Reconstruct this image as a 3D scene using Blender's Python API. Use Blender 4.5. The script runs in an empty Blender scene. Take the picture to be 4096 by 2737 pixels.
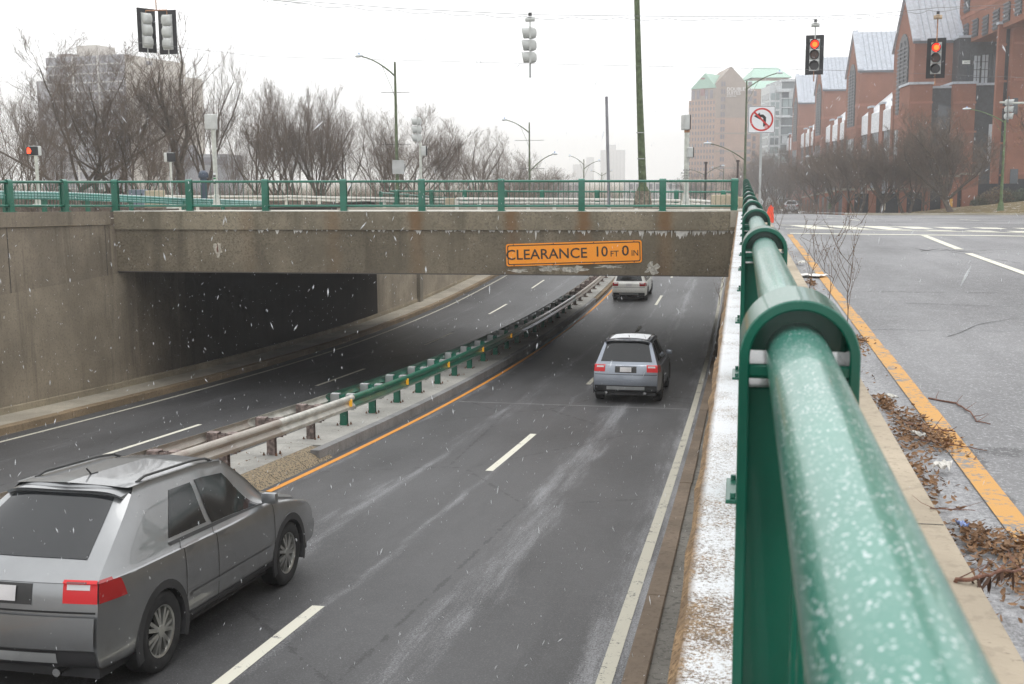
import bpy, bmesh, math, random
import numpy as np
from mathutils import Vector, Matrix
random.seed(7)
R = math.radians
scene = bpy.context.scene
col = scene.collection

# ---------------------------------------------------------------- camera
YAW, PITCH, ROLL, CAMZ, FPX = 11.55, 8.332, 0.4, 1.165, 4500.0
cam_data = bpy.data.cameras.new('camera')
cam = bpy.data.objects.new('camera', cam_data); col.objects.link(cam)
scene.camera = cam
_th, _p, _r = R(YAW), R(PITCH), R(ROLL)
FW = Vector((-math.sin(_th)*math.cos(_p), math.cos(_th)*math.cos(_p), -math.sin(_p)))
_rt = Vector((math.cos(_th), math.sin(_th), 0)); _up = _rt.cross(FW)
RT = _rt*math.cos(_r) - _up*math.sin(_r); UP = _rt*math.sin(_r) + _up*math.cos(_r)
CAM = Vector((0, 0, CAMZ))
M = Matrix((RT, UP, -FW)).transposed().to_4x4(); M.translation = CAM
cam.matrix_world = M
cam_data.sensor_width = 36; cam_data.lens = 36*FPX/4096
cam_data.clip_start = 0.05; cam_data.clip_end = 5000
cam_data.dof.use_dof = True; cam_data.dof.focus_distance = 24; cam_data.dof.aperture_fstop = 14

def ray(u, v):                     # photo position -> direction from the camera
    K = 4096/2347
    return FW + RT*((u*K-2048)/FPX) + UP*((1368.5-v*K)/FPX)
def at(u, v, d):                   # point seen there at depth d
    return CAM + ray(u, v)*d
def on_plane(u, v, axis, val):
    r = ray(u, v); return CAM + r*((val-CAM[axis])/r[axis])

# ---------------------------------------------------------------- sky, sun, exposure
w = bpy.data.worlds.new('World'); scene.world = w; w.use_nodes = True
nt = w.node_tree; nt.nodes.clear()
out = nt.nodes.new('ShaderNodeOutputWorld'); bg = nt.nodes.new('ShaderNodeBackground')
sky = nt.nodes.new('ShaderNodeTexSky'); sky.sky_type = 'NISHITA'; sky.sun_disc = False
sky.sun_elevation = R(68); sky.sun_rotation = R(-20); sky.dust_density = 6; sky.air_density = 1.5
hs = nt.nodes.new('ShaderNodeHueSaturation'); hs.inputs['Saturation'].default_value = 0.06
mx = nt.nodes.new('ShaderNodeMix'); mx.data_type = 'RGBA'; mx.inputs[0].default_value = 0.85
mx.inputs[7].default_value = (19.6, 19.8, 20.0, 1)
bg.inputs['Strength'].default_value = 0.087
nt.links.new(sky.outputs[0], hs.inputs['Color']); nt.links.new(hs.outputs[0], mx.inputs[6])
nt.links.new(mx.outputs[2], bg.inputs['Color']); nt.links.new(bg.outputs[0], out.inputs['Surface'])
sun_d = bpy.data.lights.new('sun', 'SUN'); sun_d.energy = 0.5; sun_d.angle = R(25); sun_d.color = (1, 0.97, 0.93)
sun = bpy.data.objects.new('sun', sun_d); col.objects.link(sun)
sun.rotation_euler = (R(-22), 0, R(-20)); sun.location = (0, 0, 40)
scene.view_settings.view_transform = 'Standard'; scene.view_settings.look = 'None'
scene.view_settings.exposure = 0.0; scene.view_settings.gamma = 1
scene.render.resolution_x = 1024; scene.render.resolution_y = 684
scene.cycles.volume_bounces = 2
scene.cycles.max_bounces = 5; scene.cycles.diffuse_bounces = 3
scene.cycles.transparent_max_bounces = 12

# ---------------------------------------------------------------- helpers: objects
def link(name, mesh, mat=None, parent=None):
    o = bpy.data.objects.new(name, mesh); col.objects.link(o)
    if mat is not None and len(mesh.materials) == 0: mesh.materials.append(mat)
    if parent: o.parent = parent
    return o
def tag(o, label=None, cat=None, group=None, kind=None):
    if label: o['label'] = label
    if cat: o['category'] = cat
    if group: o['group'] = group
    if kind: o['kind'] = kind
    return o
def thing(name, label, cat, loc=(0, 0, 0), rz=0.0, group=None):
    o = bpy.data.objects.new(name, None); col.objects.link(o)
    o.location = loc; o.rotation_euler = (0, 0, rz)
    return tag(o, label, cat, group)
def copy_tree(o, parent=None):
    kids = [k for k in bpy.data.objects if k.parent == o]
    c = o.copy(); col.objects.link(c); c.parent = parent
    for k in kids: copy_tree(k, c)
    return c
class MB:
    """collects shapes into one mesh"""
    def __init__(s): s.v = []; s.f = []; s.smooth = False
    def add(s, vs, fs):
        n = len(s.v); s.v += [tuple(v) for v in vs]; s.f += [tuple(i+n for i in f) for f in fs]; return s
    def box(s, a, b, m=None):
        x0, y0, z0 = a; x1, y1, z1 = b
        vs = [(x0,y0,z0),(x1,y0,z0),(x1,y1,z0),(x0,y1,z0),(x0,y0,z1),(x1,y0,z1),(x1,y1,z1),(x0,y1,z1)]
        if m is not None: vs = [m @ Vector(v) for v in vs]
        return s.add(vs, [(3,2,1,0),(4,5,6,7),(0,1,5,4),(1,2,6,5),(2,3,7,6),(3,0,4,7)])
    def cbox(s, c, d, m=None):
        return s.box([c[i]-d[i]/2 for i in range(3)], [c[i]+d[i]/2 for i in range(3)], m)
    def tube(s, pts, rad, n=8, caps=True):
        pts = [Vector(p) for p in pts]
        rads = rad if isinstance(rad, (list, tuple)) else [rad]*len(pts)
        vs = []; fs = []; prev = None
        for i, p in enumerate(pts):
            t = (pts[min(i+1, len(pts)-1)] - pts[max(i-1, 0)])
            if t.length < 1e-9: t = Vector((0, 0, 1))
            t.normalize()
            if prev is None:
                a = Vector((0, 0, 1)) if abs(t.z) < .9 else Vector((1, 0, 0))
                x = a.cross(t).normalized()
            else:
                x = (prev - t*prev.dot(t))
                x = x.normalized() if x.length > 1e-6 else Vector((1, 0, 0))
            prev = x; y = t.cross(x)
            for k in range(n):
                a = 2*math.pi*k/n
                vs.append(p + (x*math.cos(a) + y*math.sin(a))*rads[i])
        for i in range(len(pts)-1):
            for k in range(n):
                k2 = (k+1) % n
                fs.append((i*n+k, i*n+k2, (i+1)*n+k2, (i+1)*n+k))
        if caps:
            fs.append(tuple(range(n-1, -1, -1))); m = (len(pts)-1)*n; fs.append(tuple(m+k for k in range(n)))
        return s.add(vs, fs)
    def cone(s, c, r0, r1, h, n=16):
        c = Vector(c); return s.tube([c, c+Vector((0, 0, h))], [r0, r1], n)
    def quad(s, a, b, c, d): return s.add([a, b, c, d], [(0, 1, 2, 3)])
    def prism(s, poly, z0, z1, m=None):          # poly in xy
        n = len(poly); vs = [(p[0], p[1], z0) for p in poly] + [(p[0], p[1], z1) for p in poly]
        if m is not None: vs = [m @ Vector(v) for v in vs]
        fs = [tuple(range(n-1, -1, -1)), tuple(range(n, 2*n))] + [(i, (i+1) % n, n+(i+1) % n, n+i) for i in range(n)]
        return s.add(vs, fs)
    def mesh(s, name):
        me = bpy.data.meshes.new(name); me.from_pydata(s.v, [], s.f); me.validate(); me.update(); return me
    def build(s, name, mat, parent=None, smooth=False, bevel=0, seg=1):
        me = s.mesh(name)
        if bevel:
            bm = bmesh.new(); bm.from_mesh(me)
            bmesh.ops.recalc_face_normals(bm, faces=bm.faces)
            bmesh.ops.bevel(bm, geom=[e for e in bm.edges if len(e.link_faces) == 2 and e.calc_face_angle(0) > .6], offset=bevel, segments=seg, affect='EDGES', profile=.6)
            bm.to_mesh(me); bm.free()
        if smooth:
            for p in me.polygons: p.use_smooth = True
            me.set_sharp_from_angle(angle=R(40))
        return link(name, me, mat, parent)

# ---------------------------------------------------------------- helpers: materials
class NT:
    def __init__(s, name):
        s.m = bpy.data.materials.new(name); s.m.use_nodes = True
        s.t = s.m.node_tree; s.n = s.t.nodes; s.b = s.n['Principled BSDF']
        s.tc = s.n.new('ShaderNodeTexCoord'); s.geo = None
    def l(s, a, b): s.t.links.new(a, b)
    def pos(s, scale=(1, 1, 1), src='Object'):
        if src == 'World':
            if not s.geo: s.geo = s.n.new('ShaderNodeNewGeometry')
            o = s.geo.outputs['Position']
        else: o = s.tc.outputs['Object']
        mp = s.n.new('ShaderNodeMapping'); mp.inputs['Scale'].default_value = scale
        s.l(o, mp.inputs['Vector']); return mp.outputs[0]
    def noise(s, scale=5, detail=4, rough=.55, stretch=(1, 1, 1), src='World', dist=0):
        t = s.n.new('ShaderNodeTexNoise'); t.inputs['Scale'].default_value = scale
        t.inputs['Detail'].default_value = detail; t.inputs['Roughness'].default_value = rough
        t.inputs['Distortion'].default_value = dist
        s.l(s.pos(stretch, src), t.inputs['Vector']); return t.outputs['Fac']
    def vor(s, scale=5, stretch=(1, 1, 1), src='World', out='Distance'):
        t = s.n.new('ShaderNodeTexVoronoi'); t.inputs['Scale'].default_value = scale
        s.l(s.pos(stretch, src), t.inputs['Vector']); return t.outputs[out]
    def ramp(s, x, a, b, lo=0., hi=1.):
        t = s.n.new('ShaderNodeMapRange'); t.inputs[1].default_value = a; t.inputs[2].default_value = b
        t.inputs[3].default_value = lo; t.inputs[4].default_value = hi; t.interpolation_type = 'SMOOTHSTEP'
        s.l(x, t.inputs[0]); return t.outputs[0]
    def math(s, op, a, b=None):
        t = s.n.new('ShaderNodeMath'); t.operation = op
        for i, x in enumerate((a, b)):
            if x is None: continue
            if isinstance(x, (int, float)): t.inputs[i].default_value = x
            else: s.l(x, t.inputs[i])
        return t.outputs[0]
    def mix(s, f, a, b):
        t = s.n.new('ShaderNodeMix'); t.data_type = 'RGBA'
        if isinstance(f, (int, float)): t.inputs[0].default_value = f
        else: s.l(f, t.inputs[0])
        for i, x in ((6, a), (7, b)):
            if isinstance(x, (tuple, list)): t.inputs[i].default_value = (*x[:3], 1)
            else: s.l(x, t.inputs[i])
        return t.outputs[2]
    def upfac(s, a=.3, b=.9):
        if not s.geo: s.geo = s.n.new('ShaderNodeNewGeometry')
        x = s.n.new('ShaderNodeSeparateXYZ'); s.l(s.geo.outputs['Normal'], x.inputs[0]); return s.ramp(x.outputs['Z'], a, b)
    def axis(s, i, src='World'):
        if src == 'World':
            if not s.geo: s.geo = s.n.new('ShaderNodeNewGeometry')
            o = s.geo.outputs['Position']
        else: o = s.tc.outputs['Object']
        x = s.n.new('ShaderNodeSeparateXYZ'); s.l(o, x.inputs[0]); return x.outputs[i]
    def bump(s, h, strength=.3, dist=.01):
        b = s.n.new('ShaderNodeBump'); b.inputs['Strength'].default_value = strength; b.inputs['Distance'].default_value = dist
        s.l(h, b.inputs['Height']); s.l(b.outputs[0], s.b.inputs['Normal'])
    def fin(s, colr, rough=.8, metal=0., coat=0., spec=.5):
        for k, x in (('Base Color', colr), ('Roughness', rough), ('Metallic', metal), ('Coat Weight', coat), ('Specular IOR Level', spec)):
            if isinstance(x, (tuple, list)): s.b.inputs[k].default_value = (*x[:3], 1)
            elif isinstance(x, (int, float)): s.b.inputs[k].default_value = x
            else: s.l(x, s.b.inputs[k])
        return s.m
def plain(name, c, rough=.6, metal=0., var=.12, scale=3., coat=0., snow=0., spec=.5, bump=0.):
    n = NT(name); a = n.noise(scale, 5)
    cc = n.mix(n.ramp(a, .3, .7), [x*(1-var) for x in c], [min(1, x*(1+var)) for x in c])
    if snow:
        f = n.math('MULTIPLY', n.upfac(.35, .95), n.ramp(n.noise(60, 3, .7), .62-snow*.35, .66-snow*.2))
        cc = n.mix(f, cc, (.82, .84, .86))
    if bump: n.bump(n.noise(scale*12, 4), bump)
    return n.fin(cc, rough, metal, coat, spec)
def emis(name, c, strength):
    n = NT(name); n.fin(c, .4); n.b.inputs['Emission Color'].default_value = (*c, 1); n.b.inputs['Emission Strength'].default_value = strength; return n.m
SNOW = (.8, .82, .85)

def concrete(name, c, streak=1., snow=0., speck=.35, scale=1.):
    n = NT(name)
    big = n.noise(.6*scale, 5, .6); st = n.noise(1.6, 5, .65, (1.6, 1.6, .12)); fine = n.noise(14, 5, .65); pit = n.noise(34, 2, .5)
    cc = n.mix(n.ramp(big, .35, .7), [x*.78 for x in c], [x*1.15 for x in c])
    dk = n.math('MULTIPLY', n.ramp(st, .5, .72), streak*.75)
    cc = n.mix(dk, cc, [x*.38 for x in c])
    st2 = n.noise(2.3, 4, .6, (1.3, 1.3, .07))
    cc = n.mix(n.math('MULTIPLY', n.ramp(st2, .6, .75), streak*.35), cc, [min(1, x*1.7) for x in c])
    cc = n.mix(n.math('MULTIPLY', n.ramp(fine, .52, .62), speck), cc, [x*.4 for x in c])
    cc = n.mix(n.math('MULTIPLY', n.ramp(pit, .66, .72), speck*1.4), cc, [x*.2 for x in c])
    if snow:
        f = n.math('MULTIPLY', n.upfac(.5, .95), n.ramp(n.noise(38, 4, .75), .70-snow*.42, .76-snow*.42))
        cc = n.mix(f, cc, SNOW)
    n.bump(n.math('ADD', fine, pit), .35, .012)
    return n.fin(cc, .9, spec=.3)

def asphalt(name, c, bands=(), snow_right=None, wet=.55, dust=.0):
    """worn asphalt: aggregate grain, big patches, snow dust lying between the wheel tracks"""
    n = NT(name)
    big = n.noise(.35, 5, .6, (1, .35, 1)); fine = n.noise(55, 3, .8); med = n.noise(6, 5, .6)
    cc = n.mix(n.ramp(big, .3, .7), [x*.66 for x in c], [x*1.3 for x in c])
    cc = n.mix(n.math('MULTIPLY', n.ramp(med, .45, .8), .35), cc, [x*1.5 for x in c])
    cc = n.mix(n.math('MULTIPLY', n.ramp(n.noise(1.1, 6, .7, (1.8, .12, 1)), .5, .7), .35), cc, [x*.55 for x in c])
    crk = n.n.new('ShaderNodeTexVoronoi'); crk.feature = 'DISTANCE_TO_EDGE'; crk.inputs['Scale'].default_value = .22; n.l(n.pos((1, .6, 1), 'World'), crk.inputs['Vector'])
    wv = n.math('ADD', crk.outputs['Distance'], n.math('MULTIPLY', n.math('SUBTRACT', n.noise(3.5, 5, .7), .5), .06)); cc = n.mix(n.math('MULTIPLY', n.ramp(wv, .004, .0015), .55), cc, [x*.3 for x in c])
    cc = n.mix(n.math('MULTIPLY', n.ramp(fine, .5, .68), .55), cc, [min(1, x*2.6) for x in c])
    f = None; X = n.axis(0)
    wob = n.math('MULTIPLY', n.math('SUBTRACT', n.noise(.5, 3, .5, (.4, 1, 1)), .5), .5)
    Xw = n.math('ADD', X, wob)
    for (x0, wd, amt) in bands:
        d = n.math('ABSOLUTE', n.math('SUBTRACT', Xw, x0)); g = n.math('MULTIPLY', n.ramp(d, 0, wd, 1, 0), amt)
        f = g if f is None else n.math('MAXIMUM', f, g)
    if snow_right is not None:
        x0, wd, amt = snow_right
        g = n.math('MULTIPLY', n.ramp(Xw, x0-wd, x0+wd), amt); f = g if f is None else n.math('MAXIMUM', f, g)
    grain = n.math('ADD', n.math('MULTIPLY', n.noise(70, 3, .85, (1, .6, 1)), .52), n.math('MULTIPLY', n.noise(2.0, 6, .75, (1.6, .10, 1)), .48))
    if f is None: f = n.math('ADD', 0.0, dust)
    elif dust: f = n.math('MAXIMUM', f, dust)
    thr = n.math('SUBTRACT', .66, n.math('MULTIPLY', f, .26))
    k = n.n.new('ShaderNodeMapRange'); k.inputs[3].default_value = 0; k.inputs[4].default_value = 1
    n.l(grain, k.inputs[0]); n.l(thr, k.inputs[1]); n.l(n.math('ADD', thr, .14), k.inputs[2])
    cc = n.mix(n.math('MULTIPLY', k.outputs[0], n.ramp(f, 0., .6, 0., .36)), cc, (.62, .63, .66))
    n.bump(fine, .35, .006)
    return n.fin(cc, wet, spec=.22)

def paint_line(name, c, under, wear=.5):
    n = NT(name)
    f = n.ramp(n.math('ADD', n.math('MULTIPLY', n.noise(28, 4, .8), .5), n.math('MULTIPLY', n.noise(3, 4, .7), .5)), .645-.15*wear, .70-.15*wear)
    return n.fin(n.mix(f, c, under), .75)

GC = (.0, .125, .075)
def green_paint(name, dust=.5, c=GC):
    n = NT(name)
    cc = n.mix(n.ramp(n.noise(2.5, 5, .6), .3, .7), [x*.8 for x in c], [x*1.2 for x in c])
    sky_sheen = n.math('MULTIPLY', n.upfac(-.1, .95), .44*dust if dust > .5 else .4*dust)  # mint sky reflection painted on upward faces; dust scales it too
    cc = n.mix(sky_sheen, cc, (.12, .40, .33))
    far = n.ramp(n.axis(1), 1.0, 9.0) if dust > .5 else .4
    fine = n.noise(210, 3, .75)
    thr = n.math('SUBTRACT', .67-.06*dust, n.math('MULTIPLY', far, .17*dust))
    k = n.n.new('ShaderNodeMapRange'); n.l(fine, k.inputs[0]); n.l(thr, k.inputs[1]); n.l(n.math('ADD', thr, .07), k.inputs[2])
    f = n.math('MULTIPLY', n.upfac(.25, .9), k.outputs[0])
    if dust > .5:
        dots = n.ramp(n.vor(260, (1, .75, 1)), .34, .22); keep = n.ramp(n.noise(90, 3, .6), .47, .52)
        f = n.math('MAXIMUM', f, n.math('MULTIPLY', n.math('MULTIPLY', dots, keep), n.upfac(-.1, .5)))
    cc = n.mix(n.math('MULTIPLY', f, .85), cc, SNOW)
    n.bump(n.noise(70, 4, .6), .12, .003)
    return n.fin(cc, .28, coat=.35)

MAT = {}
MAT['green_rail'] = green_paint('green rail paint with snow dust and sky sheen', .85)
MAT['green'] = green_paint('green paint', .35)
MAT['green_dark'] = green_paint('green post paint', .2, (.0, .095, .058))
MAT['concrete_wall'] = concrete('stained retaining wall concrete', (.24, .20, .15), 1.)
MAT['shade_wall'] = concrete('tunnel concrete with painted shade', (.24, .20, .15), 1.)
def tunnel_shade(m):      # tunnel shade painted into the wall colour, deepest well inside, ragged at its edges
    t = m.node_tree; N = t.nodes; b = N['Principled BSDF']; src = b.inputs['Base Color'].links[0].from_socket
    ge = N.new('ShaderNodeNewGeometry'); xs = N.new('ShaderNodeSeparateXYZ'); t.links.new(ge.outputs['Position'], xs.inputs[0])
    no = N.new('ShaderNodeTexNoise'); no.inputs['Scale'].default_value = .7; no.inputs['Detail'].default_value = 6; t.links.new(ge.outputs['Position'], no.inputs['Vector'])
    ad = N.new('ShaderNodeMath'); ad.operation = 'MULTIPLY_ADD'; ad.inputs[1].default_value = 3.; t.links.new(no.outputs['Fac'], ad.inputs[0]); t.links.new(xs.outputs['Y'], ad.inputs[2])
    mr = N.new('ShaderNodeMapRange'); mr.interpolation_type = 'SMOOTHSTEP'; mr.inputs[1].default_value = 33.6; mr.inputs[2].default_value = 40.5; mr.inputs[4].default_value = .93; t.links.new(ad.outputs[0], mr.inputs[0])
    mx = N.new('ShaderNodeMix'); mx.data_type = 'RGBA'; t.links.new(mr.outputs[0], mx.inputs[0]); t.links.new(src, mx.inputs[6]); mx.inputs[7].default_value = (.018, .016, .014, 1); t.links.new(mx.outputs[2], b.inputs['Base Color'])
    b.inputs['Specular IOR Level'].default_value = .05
tunnel_shade(MAT['shade_wall'])
MAT['concrete_beam'] = concrete('mottled beam concrete', (.25, .225, .18), .7, speck=.6)
MAT['concrete_dark'] = concrete('ceiling concrete', (.03, .028, .026), .4)  # ceiling colour set near black to deepen the shade in the tunnel
MAT['concrete_light'] = concrete('pale curb concrete', (.42, .38, .31), .2, speck=.2)
MAT['ledge'] = concrete('snow covered ledge', (.36, .27, .17), .1, snow=.62)
MAT['granite'] = concrete('brown granite curb', (.27, .2, .125), .2, speck=.4)
MAT['island'] = concrete('median concrete', (.42, .41, .38), .2, snow=.12, speck=.25)
MAT['grey_curb'] = concrete('grey curb', (.27, .27, .27), .5, speck=.3)
MAT['brick_brown'] = concrete('brown', (.2, .12, .08), .2)

# ================================================================ ground, roads, underpass
YS = [-60, -20, 0, 9, 16, 22, 30, 40, 50, 60, 68, 80, 100, 130, 160]
ZR = [-.3, -1.4, -2.5, -3.2, -3.8, -4.28, -4.8, -5.25, -5.5, -5.55, -5.4, -5.0, -4.4, -3.4, -3.0]
YL = [-60, -20, 0, 10, 18, 24, 32, 38, 43, 52, 64, 72, 84, 100, 130, 160]
ZL = [-.3, -1.8, -3.2, -4.05, -4.7, -5.12, -5.63, -5.95, -6.2, -6.5, -6.6, -6.5, -6.2, -5.6, -4.2, -3.2]
def smooth_interp(y, A, B):
    # quadratic-ish smoothing: average over a window
    return float(np.mean([np.interp(y+d, A, B) for d in (-4, -2, 0, 2, 4)]))
def zr(y): return smooth_interp(y, YS, ZR)
def zl(y): return smooth_interp(y, YL, ZL)
YG = [-100, 28, 33, 45, 60, 95, 133, 200, 260, 420, 5000]
ZG = [-.12, -.12, -.2, -.6, -1.0, -2.05, -3.2, -5.2, -6.4, -8, -8]
def gz(y): return float(np.interp(y, YG, ZG))
def deckz(y): return float(np.interp(y, [28, 36, 60], [-.06, -.08, -.62]))

def sheet(name, xs, ys, zf, mat, kind='structure', dz=0, thick=0):
    vs = [(x, y, zf(x, y)+dz) for y in ys for x in xs]; nx = len(xs)
    fs = [(j*nx+i, j*nx+i+1, (j+1)*nx+i+1, (j+1)*nx+i) for j in range(len(ys)-1) for i in range(nx-1)]
    m = MB().add(vs, fs); o = m.build(name, mat, smooth=True)
    if kind: o['kind'] = kind
    return o
def frange(a, b, s):
    n = max(1, int(round((b-a)/s))); return [a+(b-a)*i/n for i in range(n+1)]

A_ROAD = asphalt('underpass asphalt', (.070, .070, .072), bands=[(-2.9, .8, .8), (-5.6, .7, .62), (-2.0, .25, .35), (-6.6, .2, .35), (-12.3, .9, .6), (-15.8, .8, .55), (-7.3, .35, .7), (-4.3, .2, .62)], snow_right=(-1.45, .6, 1.), wet=.5)
A_STREET = asphalt('street asphalt', (.20, .20, .205), bands=[(.85, .32, .95), (5.5, 1.2, .2), (2.2, 1.0, .15)], wet=.6, dust=.03)
ysr = frange(-40, 160, 2)
sheet('underpass_road', [-8.2, -7.7, -6, -4, -2, -.9], ysr, lambda x, y: zr(y), A_ROAD)
sheet('underpass_road', [-18.0, -16, -13, -10.3], ysr, lambda x, y: zl(y), A_ROAD)

# painted lines in the underpass
W_LINE = paint_line('white road paint', (.50, .48, .40), (.1, .1, .1), .6)
WB_LINE = paint_line('bright white road paint', (.70, .68, .58), (.14, .14, .14), .5)
Y_LINE = paint_line('yellow road paint', (.72, .30, .04), (.1, .1, .1), .45)
Y_LINE2 = paint_line('flaking yellow paint', (.58, .31, .09), (.22, .22, .22), .92)
def stripe(x0, x1, y0, y1, zf, mat, name='road_marking', wob=0):
    ys = frange(y0, y1, 1.0)
    return sheet(name, [x0, x1], ys, lambda x, y: zf(y), mat, dz=.006)
stripe(-1.17, -1.03, -30, 150, zr, W_LINE)
stripe(-7.45, -7.34, -30, 150, zr, Y_LINE)
k0 = 10.85
for k in range(-2, 10):
    y1 = k0 + 13.3*k - (.6 if k > 0 else 0); stripe(-4.42, -4.28, y1-4.4, y1, zr, WB_LINE if k in (0, 1) or k > 2 else W_LINE)
stripe(-17.5, -17.38, -30, 150, zl, W_LINE)
for k in range(-2, 9):
    y0 = 22.2 + 13.4*k; stripe(-14.15, -14.02, y0, y0+5.0, zl, WB_LINE)
# expansion joint / crack across the right lanes
MAT['crack'] = plain('salted joint', (.35, .35, .35), .9)
stripe(-7.2, -1.2, 28.2, 28.25, zr, MAT['crack'])

# left pavement and granite curb
def strip_solid(name, x0, x1, zf, top, bot, mat, y0, y1, step=2, parent=None, bevel=0):
    ys = frange(y0, y1, step); vs = []; fs = []
    for y in ys:
        z = zf(y); vs += [(x0, y, z+bot), (x1, y, z+bot), (x1, y, z+top), (x0, y, z+top)]
    for j in range(len(ys)-1):
        a = j*4; b = a+4
        for i in range(4): fs.append((a+i, a+(i+1) % 4, b+(i+1) % 4, b+i))
    fs += [(3, 2, 1, 0), tuple(len(vs)-4+i for i in range(4))]
    return MB().add(vs, fs).build(name, mat, parent, bevel=bevel)
def curb_stones(name, x0, x1, zf, top, bot, mat, y0, y1, L=1.9):
    m = MB(); y = y0
    while y < y1:
        e = min(y+L*random.uniform(.8, 1.15), y1); a, b = y+.008, e-.008
        j = random.uniform(-.008, .008)
        for (p, q) in ((a, b),):
            vs = []
            for yy in (p, q):
                z = zf(yy); vs += [(x0, yy, z+bot), (x1+j, yy, z+bot), (x1+j, yy, z+top+j), (x0, yy, z+top+j)]
            m.add(vs, [(0, 1, 5, 4), (1, 2, 6, 5), (2, 3, 7, 6), (3, 0, 4, 7), (3, 2, 1, 0), (4, 5, 6, 7)])
        y = e
    o = m.build(name, mat, bevel=.012); o['kind'] = 'structure'; return o
o = strip_solid('sidewalk', -19.45, -18.3, zl, .19, -.3, MAT['concrete_light'], -20, 150); o['kind'] = 'structure'
curb_stones('curb', -18.3, -18.0, zl, .2, -.3, MAT['granite'], -20, 150)
# right gutter: brown curb and gritty strip
curb_stones('curb', -.92, -.72, zr, .13, -.3, concrete('brown gutter curb', (.21, .165, .125), .3), -20, 150, 3.2)
o = strip_solid('sidewalk', -.72, -.1, zr, .10, -.3, concrete('gritty gutter', (.2, .19, .17), .2, speck=.7, snow=.12), -20, 150); o['kind'] = 'structure'

# median: curbed island, gravel slope to the lower left carriageway
o = strip_solid('median', -9.0, -8.02, zr, .195, -.4, MAT['island'], -20, 20.0); o['kind'] = 'structure'
o = strip_solid('median', -9.0, -7.80, zr, .20, -.4, MAT['island'], 20.0, 150); o['kind'] = 'structure'
def zc(y): return zr(y)
o = strip_solid('curb', -7.80, -7.62, zr, .215, -.3, MAT['grey_curb'], 19.3, 60.0, bevel=0); o['kind'] = 'structure'
curb_stones('curb', -7.80, -7.60, zr, .15, -.3, MAT['granite'], 60.0, 150, 1.3)
vs = []; ys = frange(-20, 150, 2)
for y in ys: vs += [(-10.35, y, zl(y)-.02), (-9.0, y, zr(y)+.14)]
o = MB().add(vs, [(2*i, 2*i+1, 2*i+3, 2*i+2) for i in range(len(ys)-1)]).build('median', MAT['grey_curb']); o['kind'] = 'structure'
# pebbled rumble strip of paving setts in front of the granite island curb
nn = NT('pebbled curb'); vv = nn.vor(26, (1, 1, 1)); 
MAT['pebble'] = nn.fin(nn.mix(nn.ramp(vv, .30, .5), (.075, .07, .055), (.30, .235, .15)), .85); nn.bump(nn.math('SUBTRACT', 1, vv), .6, .02)
rr = thing('curb_ramp', 'low sloping kerb of yellowish concrete with pebble pattern beside the median', 'kerb')
m = MB(); y = -9.6
while y < 19.0:
    e = y+1.28; pr = [(-7.56, .0), (-7.70, .12), (-7.86, .19), (-8.02, .2), (-8.02, -.1), (-7.56, -.1)]
    vs = [(x, yy, zr(yy)+z) for yy in (y+.01, e-.01) for (x, z) in pr]; n = len(pr)
    m.add(vs, [(i, (i+1) % n, n+(i+1) % n, n+i) for i in range(n)] + [tuple(range(n-1, -1, -1)), tuple(range(n, 2*n))]); y = e
m.build('kerb_stones', MAT['pebble'], rr)

# ---------------- retaining walls
rw = thing('retaining_wall', 'tall stained brown concrete wall along the left side of the underpass', 'wall', (-19.45, 0, 0))
def ltop(y): return float(np.interp(y, [0, 27, 32.6, 60, 150], [.75, .33, .18, -.55, -3.0]))
def wallmesh(x, yl, zb, zt, mat, parent, name, thick=.5, side=1, lean=0):
    vs = []; fs = []
    for y in yl:
        b = zb(y); t = zt(y); vs += [(x, y, b), (x-side*lean, y, t), (x-side*thick, y, t), (x-side*thick, y, b)]
    for j in range(len(yl)-1):
        a = j*4; c = a+4
        for i in range(4): fs.append((a+i, a+(i+1) % 4, c+(i+1) % 4, c+i))
    fs += [(0, 1, 2, 3), tuple(len(vs)-4+i for i in (3, 2, 1, 0))]
    return MB().add(vs, fs).build(name, mat, parent)
rw.location = (0, 0, 0)
wallmesh(-19.45, frange(-20, 33.0, 2), lambda y: zl(y)-.3, lambda y: ltop(y)-.42, MAT['concrete_wall'], rw, 'wall')
wallmesh(-19.38, frange(-20, 32.2, 2), lambda y: ltop(y)-.40, lambda y: ltop(y), MAT['concrete_wall'], rw, 'coping', .75)
for y in (22.0, 27.15+.0, 31.95):
    MB().box((-19.449, y-.012, zl(y)+.2), (-19.441, y+.012, ltop(y)-.42)).build('joint', plain('dark wall joint', (.05, .045, .04)), rw)  # joint drawn as a thin dark strip
# lighter lower pour band
vs = []
for y in frange(-5, 33, 2): 
    t = float(np.interp(y, [0, 24.5, 32.6], [-2.0, -1.9, -1.78])); vs += [(-19.43, y, zl(y)+.1), (-19.43, y, t)]
MB().add(vs, [(2*i, 2*i+2, 2*i+3, 2*i+1) for i in range(len(vs)//2-1)]).build('lower_pour', concrete('paler lower wall', (.28, .235, .175), .7), rw)
vs = []
for y in frange(-20, 150, 2): vs += [(-19.45, y, zl(y)+.15), (-19.41, y, zl(y)+.15), (-19.41, y, zl(y)+.36), (-19.44, y, zl(y)+.40)]
nn_ = len(vs)//4
MB().add(vs, [(4*j+i, 4*j+(i+1) % 4, 4*j+4+(i+1) % 4, 4*j+4+i) for j in range(nn_-1) for i in range(4)]).build('base_strip', concrete('wall foot', (.33, .28, .2), .3), rw)

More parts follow.
